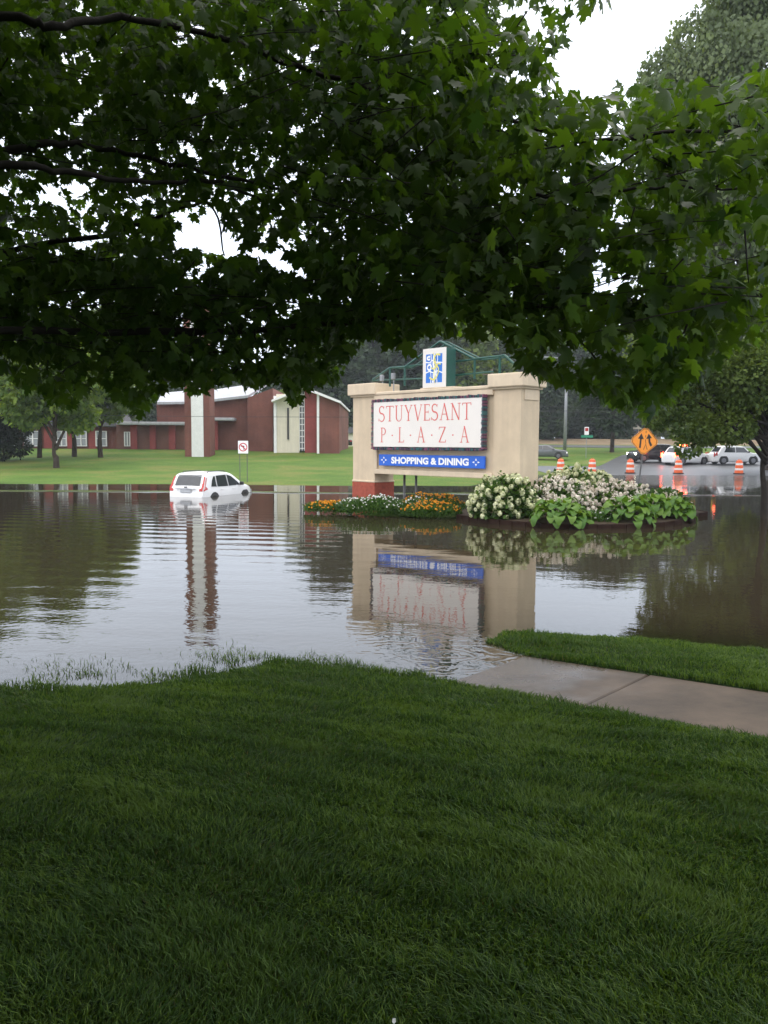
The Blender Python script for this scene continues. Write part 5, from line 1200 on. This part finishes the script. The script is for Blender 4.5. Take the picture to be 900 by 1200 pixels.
vis = (px > -10) & (px < 910) & (py > -10); order = np.argsort(np.where(vis, dp/size, 1e9)); near_i = order[:300]; rest = np.ones(n, bool); rest[near_i] = False
scatter('leaves', LV, LT, pts[rest]-np.array(ML), rot[rest], size[rest], M['maple'], rn[rest], maple)
ta = np.array([a for a, b in TW]); tb = np.array([b for a, b in TW]); m = MB(); okk = np.ones(len(ta), bool)
for q_ in (ta, tb, (ta+tb)/2):
    ax, ay, _ = proj(q_); okk &= ay < np.interp(ax, bx_, by_)-14
    for o in OPEN+HOLES: okk &= inpoly(ax, ay, o) < -8
for a, b in zip(ta[okk][::2], tb[okk][::2]):
    a, b = lc(a), lc(b); mid_ = a.lerp(b, .5)+Vector((random.uniform(-.03, .03), random.uniform(-.03, .03), random.uniform(.0, .04))); m.tube([a, mid_, b], [.006, .004, .002], 3)
tag(m.build('twigs', M['bark_dark'], maple, True), kind='stuff')
lme = np_mesh('leaf', LV, LT, M['maple'], rnd=np.full(len(LV), .1))
for k in near_i:
    o = bpy.data.objects.new('leaf', lme); mt = Matrix([[float(rot[k][a][b])*float(size[k]) for b in range(3)] for a in range(3)]).to_4x4()
    mt.translation = Vector(pts[k])-ML; link(o, maple); o.matrix_local = mt
# upper and rear crown that shades the bank (same tree, above and behind the viewer)
lobes = []
for k in range(120):
    a = r.random()*6.28; rd = 10.5*math.sqrt(r.random()); x = -4.9+rd*math.cos(a)*.72; y = -1.2+rd*math.sin(a)*.70; z = r.uniform(4.6, 9.5)-.10*rd
    lobes.append((x, min(y, 6.4), z, r.uniform(1.2, 2.0)))
for k in range(34): lobes.append((r.uniform(-10, -2.6), r.uniform(-6, 3.2), r.uniform(3.9, 4.9), r.uniform(.9, 1.3)))  # low lobes out of view, added on the left to deepen the lawn's shade
p, d = crown_pts(r, lobes, 85000, inner=.3)
ax, ay, dz = proj(p); mg = 300/np.maximum(dz, .5)+60; infr = ((dz > .1) & (ax > -mg) & (ax < 900+mg) & (ay > -mg) & (ay < 1200+mg)) | (np.linalg.norm(p-np.array([0, 0, CAMZ]), axis=1) < 1.6)
p = p[~infr & (p[:, 2] > 3.3)]; n = len(p); az = r.random(n)*6.28
td = np.stack([np.cos(az)*.8, np.sin(az)*.8, -.5*r.random(n)], 1)
scatter('upper_leaves', LV_S, LT_S, p-np.array(ML), rand_rot(n, r, td, .25), .27*(.7+.6*r.random(n)), M['maple'], r.random(n)*.9, maple)
# fallen pale petal on the lawn
q = G(462, 1163, .62); z = TZ(q.x, q.y); m = MB(); m.add([(0, 0, 0), (.006, .005, .004), (.005, .015, .008), (-.004, .017, .006), (-.006, .006, .003)], [(0, 1, 2, 3, 4)]); o = m.build('fallen_petal', M['daisy']); o.location = (q.x, q.y, z+.06); tag(o, 'tiny pale petal lying on the dark lawn in the foreground', 'petal')
print('tris', sum(len(o.data.loop_triangles) if o.type == 'MESH' else 0 for o in bpy.data.objects))

# ------------------------------------------------------------------ haze (damp air)
m = bpy.data.materials.new('damp_air'); m.use_nodes = True; t = m.node_tree; t.nodes.clear()
pv = t.nodes.new('ShaderNodeVolumePrincipled'); pv.inputs['Color'].default_value = (.86, .92, 1, 1); pv.inputs['Density'].default_value = .00042
t.links.new(pv.outputs[0], t.nodes.new('ShaderNodeOutputMaterial').inputs['Volume'])
MBx = MB(); MBx.box((-1200, -100, -3), (1200, 1700, 60)); o = MBx.build('haze', m); tag(o, kind='stuff')
